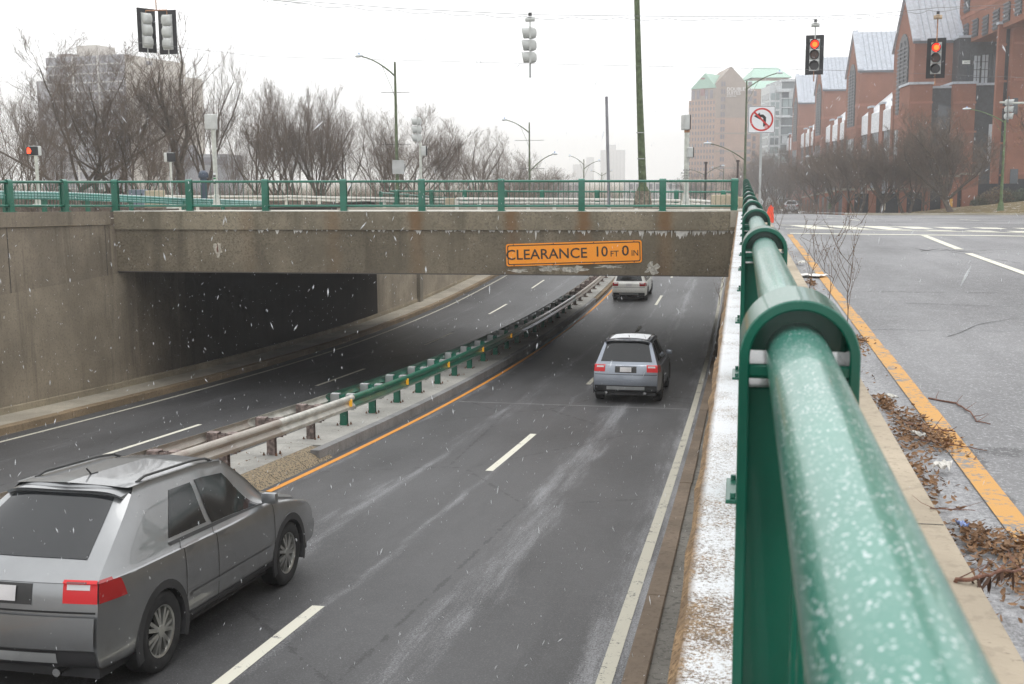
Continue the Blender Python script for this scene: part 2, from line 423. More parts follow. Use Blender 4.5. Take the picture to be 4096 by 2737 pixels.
rt = thing('retaining_wall', 'concrete wall right of the underpass with snow lying on its ledge', 'wall')
wallmesh(-.10, frange(-20, 34.9, 2), lambda y: zr(y)-.3, lambda y: -.10, concrete('right wall', (.27, .22, .16), .8), rt, 'wall', .5, -1)
nw = NT('ledge edge'); 
m = MB(); ys = frange(-3, 34.95, .25); prof = lambda y: [(-.09, -.16), (-.145, -.13), (-.150+random.uniform(-.008, .008), -.03), (-.125+random.uniform(-.008, .006), .0), (.17, .0), (.17, -.16)]
vs = []; 
for y in ys:
    up = float(np.interp(y, [0, 15, 35], [0, .02, .09])); vs += [(x, y, z+up) for x, z in prof(y)]
n = 6; m.add(vs, [(j*n+i, (j+1)*n+i, (j+1)*n+(i+1) % n, j*n+(i+1) % n) for j in range(len(ys)-1) for i in range(n)])
MAT['ledge_r'] = None
q = NT('snowy ledge with rusty rim')
base = q.mix(q.ramp(q.noise(9, 5), .35, .65), (.34, .23, .13), (.20, .14, .09)); base = q.mix(q.ramp(q.noise(70, 3, .8), .45, .65), base, (.11, .07, .04))
X = q.axis(0)
cov = q.math('ADD', q.math('MULTIPLY', q.noise(120, 4, .8), .75), q.math('MULTIPLY', q.noise(3., 4, .6), .35))
f = q.math('MULTIPLY', q.ramp(q.math('ADD', cov, q.ramp(q.axis(1), 1.5, 7, -.015, .06)), .48, .58), q.math('MULTIPLY', q.upfac(.75, .95), q.ramp(X, -.135, -.10)))
q.bump(cov, .4, .01)
LEDGE_R = q.fin(q.mix(f, base, (.78, .79, .81)), .9, spec=.2)
m.build('ledge', LEDGE_R, rt)

# walls and road beyond the bridge
r3 = thing('retaining_wall', 'pale concrete wall of the underpass cutting beyond the bridge on the left', 'wall')
wallmesh(-19.45, frange(58.5, 150, 3), lambda y: zl(y)-.3, lambda y: ltop(y), concrete('paler far wall', (.34, .29, .22), .5), r3, 'wall')  # base colour paler than the near left wall
MB().box((-19.47, 66.2, zl(66)+.15), (-19.25, 66.9, ltop(66))).build('pilaster', concrete('pilaster', (.27, .24, .19), .3), r3)
r4 = thing('retaining_wall', 'concrete wall of the underpass cutting beyond the bridge on the right', 'wall')
wallmesh(-.10, frange(55, 150, 3), lambda y: zr(y)-.3, lambda y: gz(y)-.0, MAT['concrete_wall'], r4, 'wall', .5, -1)

# ---------------- bridge
BA = Vector((-.12, 35.0, 0)); BB = Vector((-19.45, 32.55, 0)); BL = (BB-BA).length
ub = (BB-BA).normalized(); nb = Vector((ub.y, -ub.x, 0)); 
if nb.y < 0: nb = -nb
def bp(u, v, z): return BA + ub*u + nb*v + Vector((0, 0, z))     # u along the face leftwards, v inward
def btop(u): return .085 + .10*u/BL
def bsof(u): return -1.90 + .17*u/BL
br = thing('overpass_bridge', 'brown stained concrete road bridge spanning the underpass', 'bridge', (0, 0, 0))
def bslab(name, v0, v1, zb, zt, mat, u0=0, u1=BL, n=20, bevel=0):
    us = frange(u0, u1, (u1-u0)/n); vs = []
    for u in us: vs += [bp(u, v0, zb(u)), bp(u, v1, zb(u)), bp(u, v1, zt(u)), bp(u, v0, zt(u))]
    fs = [(j*4+i, j*4+4+i, j*4+4+(i+1) % 4, j*4+(i+1) % 4) for j in range(n) for i in range(4)] + [(0, 1, 2, 3), tuple(len(vs)-4+i for i in (3, 2, 1, 0))]
    return MB().add(vs, fs).build(name, mat, br, bevel=bevel)
def beam_mat(name, c, rust=1.):
    n = NT(name)
    big = n.noise(.5, 5, .6); fine = n.noise(15, 7, .75); pit = n.noise(34, 4, .7); st = n.noise(1.2, 5, .6, (1.5, 1, .15))
    cc = n.mix(n.ramp(big, .3, .7), [x*.72 for x in c], [x*1.2 for x in c])
    cc = n.mix(n.math('MULTIPLY', n.ramp(st, .48, .7), .6), cc, [x*.45 for x in c])
    cc = n.mix(n.math('MULTIPLY', n.ramp(fine, .44, .66), n.ramp(n.noise(.9, 4, .6), .35, .6, .25, .8)), cc, [x*.4 for x in c])
    cc = n.mix(n.math('MULTIPLY', n.ramp(pit, .6, .68), .7), cc, [x*.25 for x in c])
    cc = n.mix(n.math('MULTIPLY', n.ramp(n.noise(9, 4, .8), .6, .7), .4), cc, [x*1.5 for x in c])
    # rust runs under the posts
    X = n.axis(0); g = None
    wob = n.math('MULTIPLY', n.math('SUBTRACT', n.noise(3, 3, .6), .5), .35); Xw = n.math('ADD', X, wob)
    for x0, a in ((-2.3, .9), (-4.75, 1.), (-6.95, .9), (-9.9, .85), (-12.5, .5), (-15.2, .3)):
        d = n.math('ABSOLUTE', n.math('SUBTRACT', Xw, x0)); h = n.math('MULTIPLY', n.ramp(d, .03, .36, 1, 0), a*rust*.75); g = h if g is None else n.math('MAXIMUM', g, h)
    cc = n.mix(g, cc, (.19, .095, .035))
    n.bump(n.math('ADD', fine, pit), .4, .02)
    return n.fin(cc, .92, spec=.25)
bslab('parapet_band', -.07, .40, lambda u: btop(u)-.565, lambda u: btop(u), beam_mat('band concrete', (.265, .228, .165), 1.))
bslab('ledge_snow', -.055, .35, lambda u: btop(u)+.001, lambda u: btop(u)+.012, plain('ledge snow', (.62, .60, .56), .9, var=.3, scale=8))
bslab('fascia_beam', 0, .40, bsof, lambda u: btop(u)-.57, beam_mat('beam concrete', (.215, .182, .132), .45))
# deck slab between the fascias (ceiling of the underpass)
vs = [bp(0, .4, -1.75), bp(BL, .4, -1.6), (-19.45, 58.0, -2.3), (-.12, 54.6, -2.2)]
vt = [bp(0, .4, -.10), bp(BL, .4, -.10), (-19.45, 58.0, -.72), (-.12, 54.6, -.66)]
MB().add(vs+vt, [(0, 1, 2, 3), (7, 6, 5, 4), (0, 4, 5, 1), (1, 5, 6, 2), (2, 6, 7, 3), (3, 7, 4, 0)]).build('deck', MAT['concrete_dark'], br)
MB().prism([(-19.45, 57.9), (-.12, 54.5), (-.12, 55.0), (-19.45, 58.4)], -2.5, -.53).build('far_fascia', MAT['concrete_wall'], br)
# tunnel side walls
MB().box((-19.95, 33.6, -8), (-19.45, 58.5, -.05)).build('abutment', MAT['shade_wall'], br)
MB().box((-.10, 35.9, -8), (.40, 55, -.4)).build('abutment', MAT['shade_wall'], br)
MB().box((-19.95, 32.6, -8), (-19.45, 33.6, -.05)).build('abutment_end', MAT['concrete_wall'], br)
MB().box((-.10, 34.9, -8), (.40, 35.9, -.15)).build('abutment_end', MAT['concrete_wall'], br)
# spalled patches, scrape marks, white lime drips under the band
def blob(c, sx, sz, n=14, jit=.35):
    pts = []
    for k in range(n):
        a = 2*math.pi*k/n; r = 1+random.uniform(-jit, jit); pts.append((c[0]+math.cos(a)*sx*r, c[1]+math.sin(a)*sz*r))
    return pts
MAT['lime'] = plain('white lime', (.62, .6, .56), .9, var=.2, scale=9); MAT['spall'] = plain('pale spalled concrete', (.47, .43, .36), .95, var=.3, scale=14, bump=.5)
def face_poly(pts, proud):
    a = MB(); v = [bp(p[0], -proud, p[1]) for p in pts]; w2 = [bp(p[0], .0, p[1]) for p in pts]; n = len(pts)
    return a.add(v+w2, [tuple(range(n))] + [(i, (i+1) % n, n+(i+1) % n, n+i) for i in range(n)])
sp = face_poly(blob((16.2, -1.02), .13, .23, 18, .3), .004).build('spalled_patch', MAT['spall'], br)
face_poly(blob((16.2, -1.0), .022, .13, 10, .4), .007).build('rusty_bar', plain('rust', (.12, .04, .02)), sp)
m = MB()
for i in range(150):
    u = random.choice([random.uniform(.3, 3.2), random.uniform(1.5, 9), random.uniform(0, 16)]); 
    wd = random.uniform(.02, .07); L = abs(random.gauss(0, .07))+.02
    if 1.0 < u < 3.0: L *= 1.6
    zt = btop(u)-.575; pts = [(u-wd, zt), (u+wd, zt), (u+wd*.6, zt-L*.5), (u+wd*.15, zt-L), (u-wd*.2, zt-L*.8), (u-wd*.7, zt-L*.35)]
    v = [bp(p[0], -.006-.0001*i, p[1]) for p in pts]; m.add(v, [tuple(range(6))])
o = m.build('lime_drips', MAT['lime'], br); o['kind'] = 'stuff'
MAT['scrape'] = plain('scraped concrete', (.42, .40, .35), .95, var=.4, scale=12)
for (u, z, sx, sz) in ((5.75, -1.62, .38, .10), (4.95, -1.66, .3, .09), (2.6, -1.64, .2, .16), (6.7, -1.7, .25, .05), (3.9, -1.58, .35, .05)):
    o = face_poly(blob((u, z), sx, sz, 22, .55), .004).build('scrape_mark', MAT['scrape'], br)
# chipped soffit edge
bslab('soffit_edge', -.012, .0, lambda u: bsof(u)-.0, lambda u: bsof(u)+.035, plain('dark edge', (.07, .06, .05)))

# deck surface: pavement behind the railing, road, far pavement
DECK = asphalt('bridge asphalt', (.13, .13, .13), dust=.25)
o = sheet('bridge_road', [-19.4, -14, -8, -3.5, .0], [36.2, 40, 46, 50, 54.5], lambda x, y: deckz(y)+.06, DECK)
us__ = frange(0, BL, .7); vs = []
for u in us__:
    p = bp(u, .38, 0); vs += [(p.x, p.y, btop(u)-.03), (p.x, 35.0, .11)]
o = MB().add(vs, [(2*i, 2*i+1, 2*i+3, 2*i+2) for i in range(len(us__)-1)]).build('sidewalk', concrete('bridge pavement', (.5, .47, .4), .1, snow=.3)); o['kind'] = 'structure'
for nm, y0, y1, dz in (('sidewalk', 34.9, 36.9, .14), ('sidewalk', 52.6, 54.8, .14)):
    o = sheet(nm, [-19.5, -10, .0], [y0, y1], lambda x, y: deckz(y)+.06, concrete('deck pavement', (.5, .47, .4), .1, snow=.3), dz=dz)
    o2 = MB().add([(-19.5, y0, deckz(y0)-.3), (0, y0, deckz(y0)-.3), (0, y0, deckz(y0)+.06+dz), (-19.5, y0, deckz(y0)+.06+dz)], [(0, 1, 2, 3)]).build('curb', MAT['concrete_light']); o2['kind'] = 'structure'

# ---------------- right hand street
xs_r = [0.80, 1.2, 2, 3.6, 6, 9, 13, 18, 30, 60, 120, 400]
def streetz(x, y):
    return gz(y) + (.0 if x < 14 else min(1.2, (x-14)*.03 if y > 70 else 0))
o = sheet('street', [.60, 1.2, 2, 3.6, 6, 8], [-40, -10, 0, 5, 10, 15, 20, 25, 28, 33, 39, 45, 52, 60, 75, 95, 115, 133, 160, 200, 260, 420], lambda x, y: gz(y), A_STREET)
o = sheet('street', [-.1, .80], [37, 45, 60], lambda x, y: gz(y)-.004, A_STREET)
o = sheet('street', [8, 24, 60, 140], [-40, 0, 28, 33, 39, 45, 52, 60, 75, 92], lambda x, y: gz(y), A_STREET)
# sidewalk-ledge between railing and gutter
o = strip_solid('curb', .17, .69, lambda y: float(np.interp(y, [0, 15, 35], [0, .02, .05])), -.006, -.35, concrete('beige kerb slab', (.46, .39, .30), .15, speck=.25), -5, 34.4, 1.9); o['kind'] = 'structure'
m = MB()
for k in range(-2, 18): m.box((.17, k*1.93+.0, -.004), (.685, k*1.93+.006, .001))
o = m.build('curb', plain('joint', (.1, .09, .07))); o['kind'] = 'structure'
def sstripe(pts, mat, name='road_marking'):
    vs = [(p[0], p[1], gz(p[1])+.006) for p in pts]; o = MB().add(vs, [tuple(range(len(vs)))]).build(name, mat); o['kind'] = 'structure'
for k in range(0, 14): 
    y0 = -4+2.1*k; sstripe([(.965, y0), (1.065, y0), (1.085 if k > 8 else 1.075, min(y0+2.1, 25.5)), (.965, min(y0+2.1, 25.5))], Y_LINE2)
sstripe([(1.05, 25.75), (16, 22.9), (16, 23.15), (1.05, 26.05)], WB_LINE)        # stop line
def cwl(x, k): return (28.35 if k == 0 else 31.5) + ((-.37) if k == 0 else -.39)*(x-1.04)
sstripe([(1.04, 28.25), (15, cwl(15, 0)-.1), (15, cwl(15, 0)+.15), (1.04, 28.5)], WB_LINE)
sstripe([(1.04, 31.4), (15, cwl(15, 1)-.1), (15, cwl(15, 1)+.2), (1.04, 31.7)], WB_LINE)
for k in range(14):
    xa = 1.3+k*.86; sstripe([(xa+.35, cwl(xa+.35, 0)+.15), (xa+.9, cwl(xa+.9, 0)+.15), (xa+.5, cwl(xa+.5, 1)-.1), (xa-.05, cwl(xa-.05, 1)-.1)], WB_LINE)
sstripe([(3.54, 14.0), (3.66, 14.0), (3.69, 19.5), (3.57, 19.5)], WB_LINE)
sstripe([(3.60, 20.5), (3.74, 20.5), (3.86, 25.3), (3.72, 25.3)], WB_LINE)
def crack(pts, w, mat, z0=0):
    P = []; rc = random.Random(len(pts)*7+int(pts[0][0]))
    for (a, b), (c, d) in zip(pts[:-1], pts[1:]):
        n = max(2, int(math.hypot(c-a, d-b)/.18))
        for k in range(n): P.append((a+(c-a)*k/n+rc.uniform(-.025, .025), b+(d-b)*k/n+rc.uniform(-.04, .04)))
    P.append(pts[-1]); vs = []
    for i, (x, y) in enumerate(P):
        q = P[min(i+1, len(P)-1)]; p = P[max(i-1, 0)]; dx, dy = q[0]-p[0], q[1]-p[1]; l = math.hypot(dx, dy) or 1; ww_ = w*rc.uniform(.4, 1.3); vs += [(x-dy/l*ww_, y+dx/l*ww_, gz(y)+.0045), (x+dy/l*ww_, y-dx/l*ww_, gz(y)+.0045)]
    o = MB().add(vs, [(2*i, 2*i+1, 2*i+3, 2*i+2) for i in range(len(P)-1)]).build('road_crack', mat); o['kind'] = 'structure'
CRK = plain('dark crack', (.05, .05, .05), .9); TAR = plain('pale joint', (.30, .30, .31), .9)
def sp_(u, v): p = on_plane(u, v, 2, -.12); return (p.x, p.y)
crack([sp_(1990, 755), sp_(2180, 757), sp_(2400, 760)], .006, TAR)
crack([sp_(2070, 696), sp_(2200, 700), sp_(2400, 706)], .005, CRK)
crack([sp_(2170, 772), sp_(2215, 756), sp_(2260, 742), sp_(2330, 730)], .004, CRK)
crack([sp_(2095, 570), sp_(2130, 576), sp_(2180, 574), sp_(2240, 581), sp_(2275, 580)], .014, CRK); crack([sp_(2110, 577), sp_(2150, 571), sp_(2210, 578), sp_(2260, 575)], .012, CRK)
crack([sp_(2150, 497), sp_(2200, 499), sp_(2260, 499)], .05, CRK)
sstripe([(3.50, 1.0), (3.62, 1.0), (3.64, 6.5), (3.52, 6.5)], WB_LINE)
for yy in (48, 62): 
    for xx in (4.6, 9.2): sstripe([(xx, yy), (xx+.14, yy), (xx+.14, yy+4), (xx, yy+4)], WB_LINE)

# grass and pavement bands beyond the street, far ground
nn = NT('winter grass'); g1 = nn.noise(.8, 5, .6); g2 = nn.noise(14, 4, .8)
cg = nn.mix(nn.ramp(g1, .3, .7), (.17, .125, .055), (.24, .19, .10)); cg = nn.mix(nn.ramp(g2, .45, .65), cg, (.11, .09, .045)); cg = nn.mix(nn.math('MULTIPLY', nn.ramp(nn.noise(1.6, 5, .7), .57, .66), .8), cg, SNOW)
GRASS = nn.fin(cg, 1., spec=.1)
def gr_(x, y): return gz(y)+.13+max(0, min((x-16)*.11, 1.5))*min(1, max(0, (y-94)/14))
o = sheet('grass', [8, 12, 16, 20, 24, 30, 45, 60, 160, 420], [92.2, 96, 100, 104, 108, 112, 120, 130, 180, 260, 420], gr_, GRASS)
o = sheet('sidewalk', [8, 12, 16, 20, 24, 30, 45], [93.2, 94.6], gr_, concrete('snowy pavement', (.5, .48, .45), .1, snow=.5), dz=.012)
o = sheet('sidewalk', [8.2, 9.8], [94.6, 108, 112, 120, 130, 180, 260], gr_, concrete('snowy pavement b', (.5, .48, .45), .1, snow=.5), dz=.014)
o = MB().box((8, 92.0, gz(92)-.3), (140, 92.2, gz(92)+.14)).box((7.85, 92.0, gz(92)-.3), (8.0, 92.2, gz(92)+.14)).build('curb', MAT['concrete_light']); o['kind'] = 'structure'
o = sheet('snow', [9, 11, 14, 16], [108, 110, 112], gr_, plain('patchy snow', (.7, .7, .72), .9), dz=.02)
o = sheet('grass', [-420, -200, -80, -40, -22.6], [-60, 0, 28, 40, 60, 95, 133, 200, 260, 420], lambda x, y: gz(y)-.1, GRASS)
o = sheet('ground', [-22.6, -19.9], [-60, 0, 28, 33, 45, 60, 95, 133], lambda x, y: max(gz(y), ltop(y)-.25), concrete('verge', (.42, .38, .3), .1, snow=.5))
o = sheet('ground', [-1500, -420, 0, 420, 1500], [420, 1000, 3000], lambda x, y: gz(y), GRASS)
o = sheet('ground', [-420, -22.6], [130, 420], lambda x, y: gz(y)-.12, GRASS)
o = sheet('street', [-22.6, -19, -9, .8], [150, 160, 200, 260, 420], lambda x, y: gz(y)-.01, A_STREET)

# ================================================================ railings
PW, PD, PT = .157, .20, .014          # post width across, length along, plate thickness
def post_mesh(H, name='post'):
    """inverted U of bent plate: two side plates, arched cap, web plate and cross bar; axis along +x, z up, origin at base"""
    m = MB(); r = PW/2; n = 36
    prof = [(r, 0)] + [(r*math.cos(math.pi*k/n), H-r+r*math.sin(math.pi*k/n)) for k in range(n+1)] + [(-r, 0)]
    ri = r-PT
    inn = [(ri, 0)] + [(ri*math.cos(math.pi*k/n), H-r+ri*math.sin(math.pi*k/n)) for k in range(n+1)] + [(-ri, 0)]
    N = len(prof); vs = []
    for x in (-PD/2, PD/2):
        vs += [(x, p[0], p[1]) for p in prof] + [(x, p[0], p[1]) for p in inn]
    fs = []
    for i in range(N-1):
        a, b, c, d = i, i+1, N+i+1, N+i; o = 2*N
        fs += [(a, b, c, d), (o+d, o+c, o+b, o+a), (a, o+a, o+b, b), (d, c, o+c, o+d)]
    m.add(vs, fs)
    m.box((-.045, -ri-.001, 0), (.045, ri+.001, H-r-.05))                        # web
    vw = [(x, p[0], p[1]) for x in (-.03, .03) for p in inn[1:-1]]; nw_ = len(inn)-2
    m.add(vw, [tuple(range(nw_)), tuple(range(2*nw_-1, nw_-1, -1))])
    m.box((-PD/2+.012, -ri-.002, H-r-.030), (PD/2-.012, ri+.002, H-r-.016))      # cross plate under the rail
    m.box((-PD/2+.004, -ri-.002, H-r-.026), (-PD/2+.018, ri+.002, H-r-.010))
    return m
def railing(name, label, P0, P1, posts, H, mats, group=None, rail_r=.043, low=.17, bal=.148, base=True, detail=True, nb_ind=100, top_fn=None, z0fn=None, balr=.009):
    """P0,P1 ends of the foot line; posts = distances from P0; heights from z0fn / H may vary along"""
    P0 = Vector(P0); P1 = Vector(P1); d = P1-P0; d.z = 0; L = d.length; ux = d/L; ang = math.atan2(ux.y, ux.x)
    root = thing(name, label, 'railing', tuple(P0), ang, group)
    zf = z0fn or (lambda s: 0.0)      # foot height relative to P0
    hf = top_fn or (lambda s: H)      # railing height above foot
    mg, mr, mb_ = mats
    cache = {}
    for s in posts:
        h = round(hf(s), 2)
        if h not in cache: cache[h] = post_mesh(h).build('post', mg, root, bevel=.002 if detail else 0, smooth=detail); o = cache[h]; first = True
        else: o = cache[h].copy(); col.objects.link(o); o.parent = root; first = False
        o.location = (s, 0, zf(s))
        if base:
            b = MB().box((-.15, -.115, -.002), (.15, .115, .014))
            for sx in (-1, 1):
                for sy in (-1, 1): b.tube([(sx*.125, sy*.09, .014), (sx*.125, sy*.09, .034)], .011, 6)
            if 'base' not in cache: cache['base'] = b.build('base_plate', mg, None, bevel=.002); bo = cache['base']
            else: bo = cache['base'].copy(); col.objects.link(bo)
            bo.parent = root; bo.location = (s, 0, zf(s))
            bo.name = 'base_plate'
    tr = lambda s: zf(s)+hf(s)-PW/2
    step = 1.25
    ss = frange(0, L, step)
    MB().tube([(s, 0, tr(s)) for s in ss], rail_r, 24 if detail else 8).build('top_rail', mr, root, smooth=True)
    MB().tube([(s, 0, zf(s)+low) for s in ss], rail_r*.92, 16 if detail else 8).build('bottom_rail', mr, root, smooth=True)
    # balusters, shortest sections first by distance from the camera
    pos = []; pp = sorted(posts)
    edges = ([0] if pp[0] > .3 else []) + pp + ([L] if pp[-1] < L-.3 else [])
    for a, b in zip(edges[:-1], edges[1:]):
        n = max(1, int(round((b-a-PD)/bal))); 
        for k in range(1, n): pos.append(a+PD/2+(b-a-PD)*k/n)
    wpos = lambda s: (P0+ux*s).length
    pos.sort(key=wpos)
    ind, rest = pos[:nb_ind], pos[nb_ind:]
    me = MB().tube([(0, 0, low), (0, 0, H-PW/2)], balr, 6, caps=False).mesh('baluster'); me.materials.append(mb_)
    for p in me.polygons: p.use_smooth = True
    for s in ind:
        o = bpy.data.objects.new('baluster', me); col.objects.link(o); o.parent = root
        hh = tr(s)-zf(s)-low; o.location = (s, 0, zf(s)+low*(1-hh/(H-PW/2-low))); o.scale = (1, 1, hh/(H-PW/2-low))
    if rest:
        m = MB()
        for s in rest: m.tube([(s, 0, zf(s)+low), (s, 0, tr(s))], balr, 5, caps=False)
        o = m.build('balusters', mb_, root, smooth=True); o['kind'] = 'stuff'
    return root

# near railing beside the street (first post 1.62 m ahead of the camera)
near_posts = [-.88+2.5*k for k in range(0, 15)]
near_posts = [1.62-4.0+0+s for s in []] + [ -3.38+2.5*k for k in range(0, 15)]      # y positions 1.62 at k=2
Y0n = -3.38
def ntop(y): return float(np.interp(y, [0, 1.6, 4, 6.5, 13.2, 18.3, 22, 26, 30, 34.8], [1.0, .999, .987, .976, .968, .99, 1.02, 1.05, 1.07, 1.085]))
def nfoot(y): return float(np.interp(y, [0, 15, 35], [.0, .02, .09]))
railing('railing', 'long green pipe railing in the foreground dusted with snow, running beside the street', (.0785, Y0n, 0), (.0785, 34.9, 0),
        [y-Y0n for y in near_posts if y < 34.3], 1.0, (MAT['green_dark'], MAT['green_rail'], MAT['green_dark']),
        top_fn=lambda s: ntop(s+Y0n)-nfoot(s+Y0n), z0fn=lambda s: nfoot(s+Y0n))
# railing on the bridge face
px = [-.02, -2.39, -4.90, -7.45, -10.04, -12.66, -15.37, -18.07]
lastx = -19.42
us_ = [((x-BA.x)/ub.x) for x in px]
us_ = [max(.02, hitu) for hitu in [0.0, 2.30, 4.83, 7.38, 9.95, 12.52, 15.1, 17.67]]
def onbridge(u_px):   # where the picture column meets the railing line
    r = ray(u_px, 470); A = BA + nb*.1
    # solve CAM + t r = A + s ub in xy
    a = np.array([[r.x, -ub.x], [r.y, -ub.y]]); b = np.array([A.x-CAM.x, A.y-CAM.y]); t, s = np.linalg.solve(a, b); return s
us_ = [onbridge(p) for p in (1518.5, 1333, 1149, 967, 788, 609, 435)]
P0b = bp(0, .1, btop(0)); P1b = bp(BL, .1, btop(BL))
rb = railing('railing', 'green railing with square posts along the near edge of the bridge above the orange sign', P0b, P1b, [.12]+us_+[BL-.02], 1.0,
        (MAT['green'], MAT['green'], MAT['green_dark']), z0fn=lambda s: btop(s)-btop(0), nb_ind=100, rail_r=.038)
# railing on top of the left retaining wall
yl0 = 14.9
lp = [y-yl0 for y in (17.4, 19.9, 22.4, 24.95, 27.5, 30.05)]
railing('railing', 'green railing on top of the tall brown wall at the left edge', (-19.55, yl0, ltop(yl0)), (-19.55, 32.55, ltop(yl0)), lp, 1.0,
        (MAT['green'], MAT['green'], MAT['green_dark']), z0fn=lambda s: ltop(yl0+s)-ltop(yl0), top_fn=lambda s: float(np.interp(yl0+s, [14, 27, 32.6], [.85, .88, 1.0])), rail_r=.04)
# far side of the bridge
fz = lambda x: -.50
Ff = lambda u: on_plane(u, 437, 1, 56.5).x
fp = [on_plane(u, 437, 1, 56.5).x for u in (886, 1065, 1252, 1435, 1620)]
fx0 = Ff(880)
rf = railing('railing', 'green railing seen far behind through the bridge railing, on the far edge of the bridge', (-.3, 54.8, -.52), (fx0-.1, 57.9, -.52),
        [abs(x+.3)*1.01 for x in [Ff(u) for u in (1660, 1553, 1370, 1241, 1153, 1055, 974, 888)]], 1.0, (MAT['green'], MAT['green'], MAT['green_dark']), detail=False, base=False, nb_ind=60, z0fn=lambda s: s*.004)
# railing of the far cutting on the left, running away from us
railing('railing', 'green railing running away beyond the bridge along the left side of the cutting', (-19.6, 60, -.55), (-19.6, 120, -2.9), frange(0, 60, 2.5), 1.0,
        (MAT['green'], MAT['green'], MAT['green_dark']), detail=False, base=False, nb_ind=0, bal=.3, z0fn=lambda s: -s*2.35/60)
railing('railing', 'green railing running away beyond the bridge along the right side of the cutting', (.05, 61, -1.0), (.05, 110, -2.3), frange(0, 49, 2.5), 1.0,
        (MAT['green'], MAT['green'], MAT['green_dark']), detail=False, base=False, nb_ind=0, bal=.3, z0fn=lambda s: -s*.028)
# dark green tubular barrier on the left bank behind the left railing
gb = thing('guardrail', 'teal green guardrail on the bank behind the left railing', 'guardrail', (-24, 0, 0))
gb.location = (0, 0, 0)
bz = lambda y: gz(y)+.05
a0, a1 = at(0, 445, 33), at(700, 468, 56)
m = MB(); m.tube([at(-60, 440, 32), at(0, 441, 35), at(150, 444, 38), at(262, 449, 40), at(420, 457, 43), at(600, 463, 50)], .055, 8)
m.tube([p+Vector((0, 0, -.16)) for p in (at(-60, 440, 32), at(0, 441, 35), at(150, 444, 38), at(262, 449, 40), at(420, 457, 43), at(600, 463, 50))], .055, 8)
m.tube([p+Vector((0, 0.03, -.08)) for p in (at(-60, 440, 32), at(0, 441, 35), at(150, 444, 38), at(262, 449, 40), at(420, 457, 43), at(600, 463, 50))], .06, 8)
m.build('rail', green_paint('teal guardrail', 1., (.0, .15, .12)), gb, smooth=True)
for u, v, d in ((10, 445, 35.2), (100, 447, 37), (200, 451, 39), (300, 456, 41), (420, 460, 43), (510, 463, 46.5)):
    p = at(u, v, d); MB().box((p.x-.06, p.y-.06, p.z-1.0), (p.x+.06, p.y+.06, p.z)).build('guard_post', MAT['green_dark'], gb)

# ================================================================ median guard rail (two W-beams back to back)
NG = NT('weathered guard rail'); a = NG.noise(3, 5, .65, (1, .35, 1)); b = NG.noise(30, 4, .7)
cg = NG.mix(NG.ramp(a, .3, .65), (.34, .29, .25), (.46, .43, .38)); cg = NG.mix(NG.math('MULTIPLY', NG.ramp(a, .5, .75), .6), cg, (.24, .16, .13)); cg = NG.mix(NG.math('MULTIPLY', NG.ramp(b, .55, .7), .5), cg, (.6, .58, .55))
MAT['rail_old'] = NG.fin(cg, .5, .15)
MAT['rail_clean'] = plain('pale galvanised rail', (.55, .54, .49), .4, .3, var=.2, scale=4)
MAT['post_old'] = plain('rusty brown post', (.20, .155, .14), .8, var=.5, scale=14)
MAT['galv'] = plain('galvanised steel', (.42, .43, .43), .5, .5)
MAT['amber'] = emis('amber reflector with added glow', (.9, .45, .02), .25)  # faint glow added, though the reflector is no lamp
MAT['rust'] = plain('rust brown', (.16, .08, .045), .9, var=.4)
gr = thing('guardrail', 'double sided steel guardrail on the median, weathered at the near end and green further on', 'guardrail')
XPOST = -8.32
W = [(0, .0), (.035, .02), (.06, .055), (.06, .085), (.02, .13), (.0, .155), (.02, .18), (.06, .225), (.06, .255), (.035, .29), (0, .31)]
def wbeam(x, sgn, y0, y1, ztop, mat, name='rail', fx=lambda y: 0):
    ys = frange(y0, y1, 1.0); vs = []; th = .006
    for y in ys:
        z = zr(y)+ztop-.31
        for (o, h) in W: vs.append((x+sgn*o+fx(y), y, z+h))
        for (o, h) in reversed(W): vs.append((x+sgn*(o-th)+fx(y), y, z+h))
    n = 2*len(W)
    fs = [(j*n+i, j*n+(i+1) % n, (j+1)*n+(i+1) % n, (j+1)*n+i) for j in range(len(ys)-1) for i in range(n)] + [tuple(range(n)), tuple(len(vs)-1-i for i in range(n))]
    return MB().add(vs, fs).build(name, mat, gr, smooth=True)
YGREEN = 22.4; YG2 = 55.0
for x, s in ((-8.05, 1), (-8.60, -1)):
    wbeam(x, s, -4, 18.5, .90 if s > 0 else .90, MAT['rail_old'])
    wbeam(x, s, 18.5, YGREEN-.02, .90, MAT['rail_clean'])
    wbeam(x, s, YGREEN, YG2, .90, green_paint('green guard rail', .35, (.0, .11, .06)))
    wbeam(x, s, YG2+.02, 150, .90, MAT['rail_old'])
k = 0; y = -2.2; protos = {}
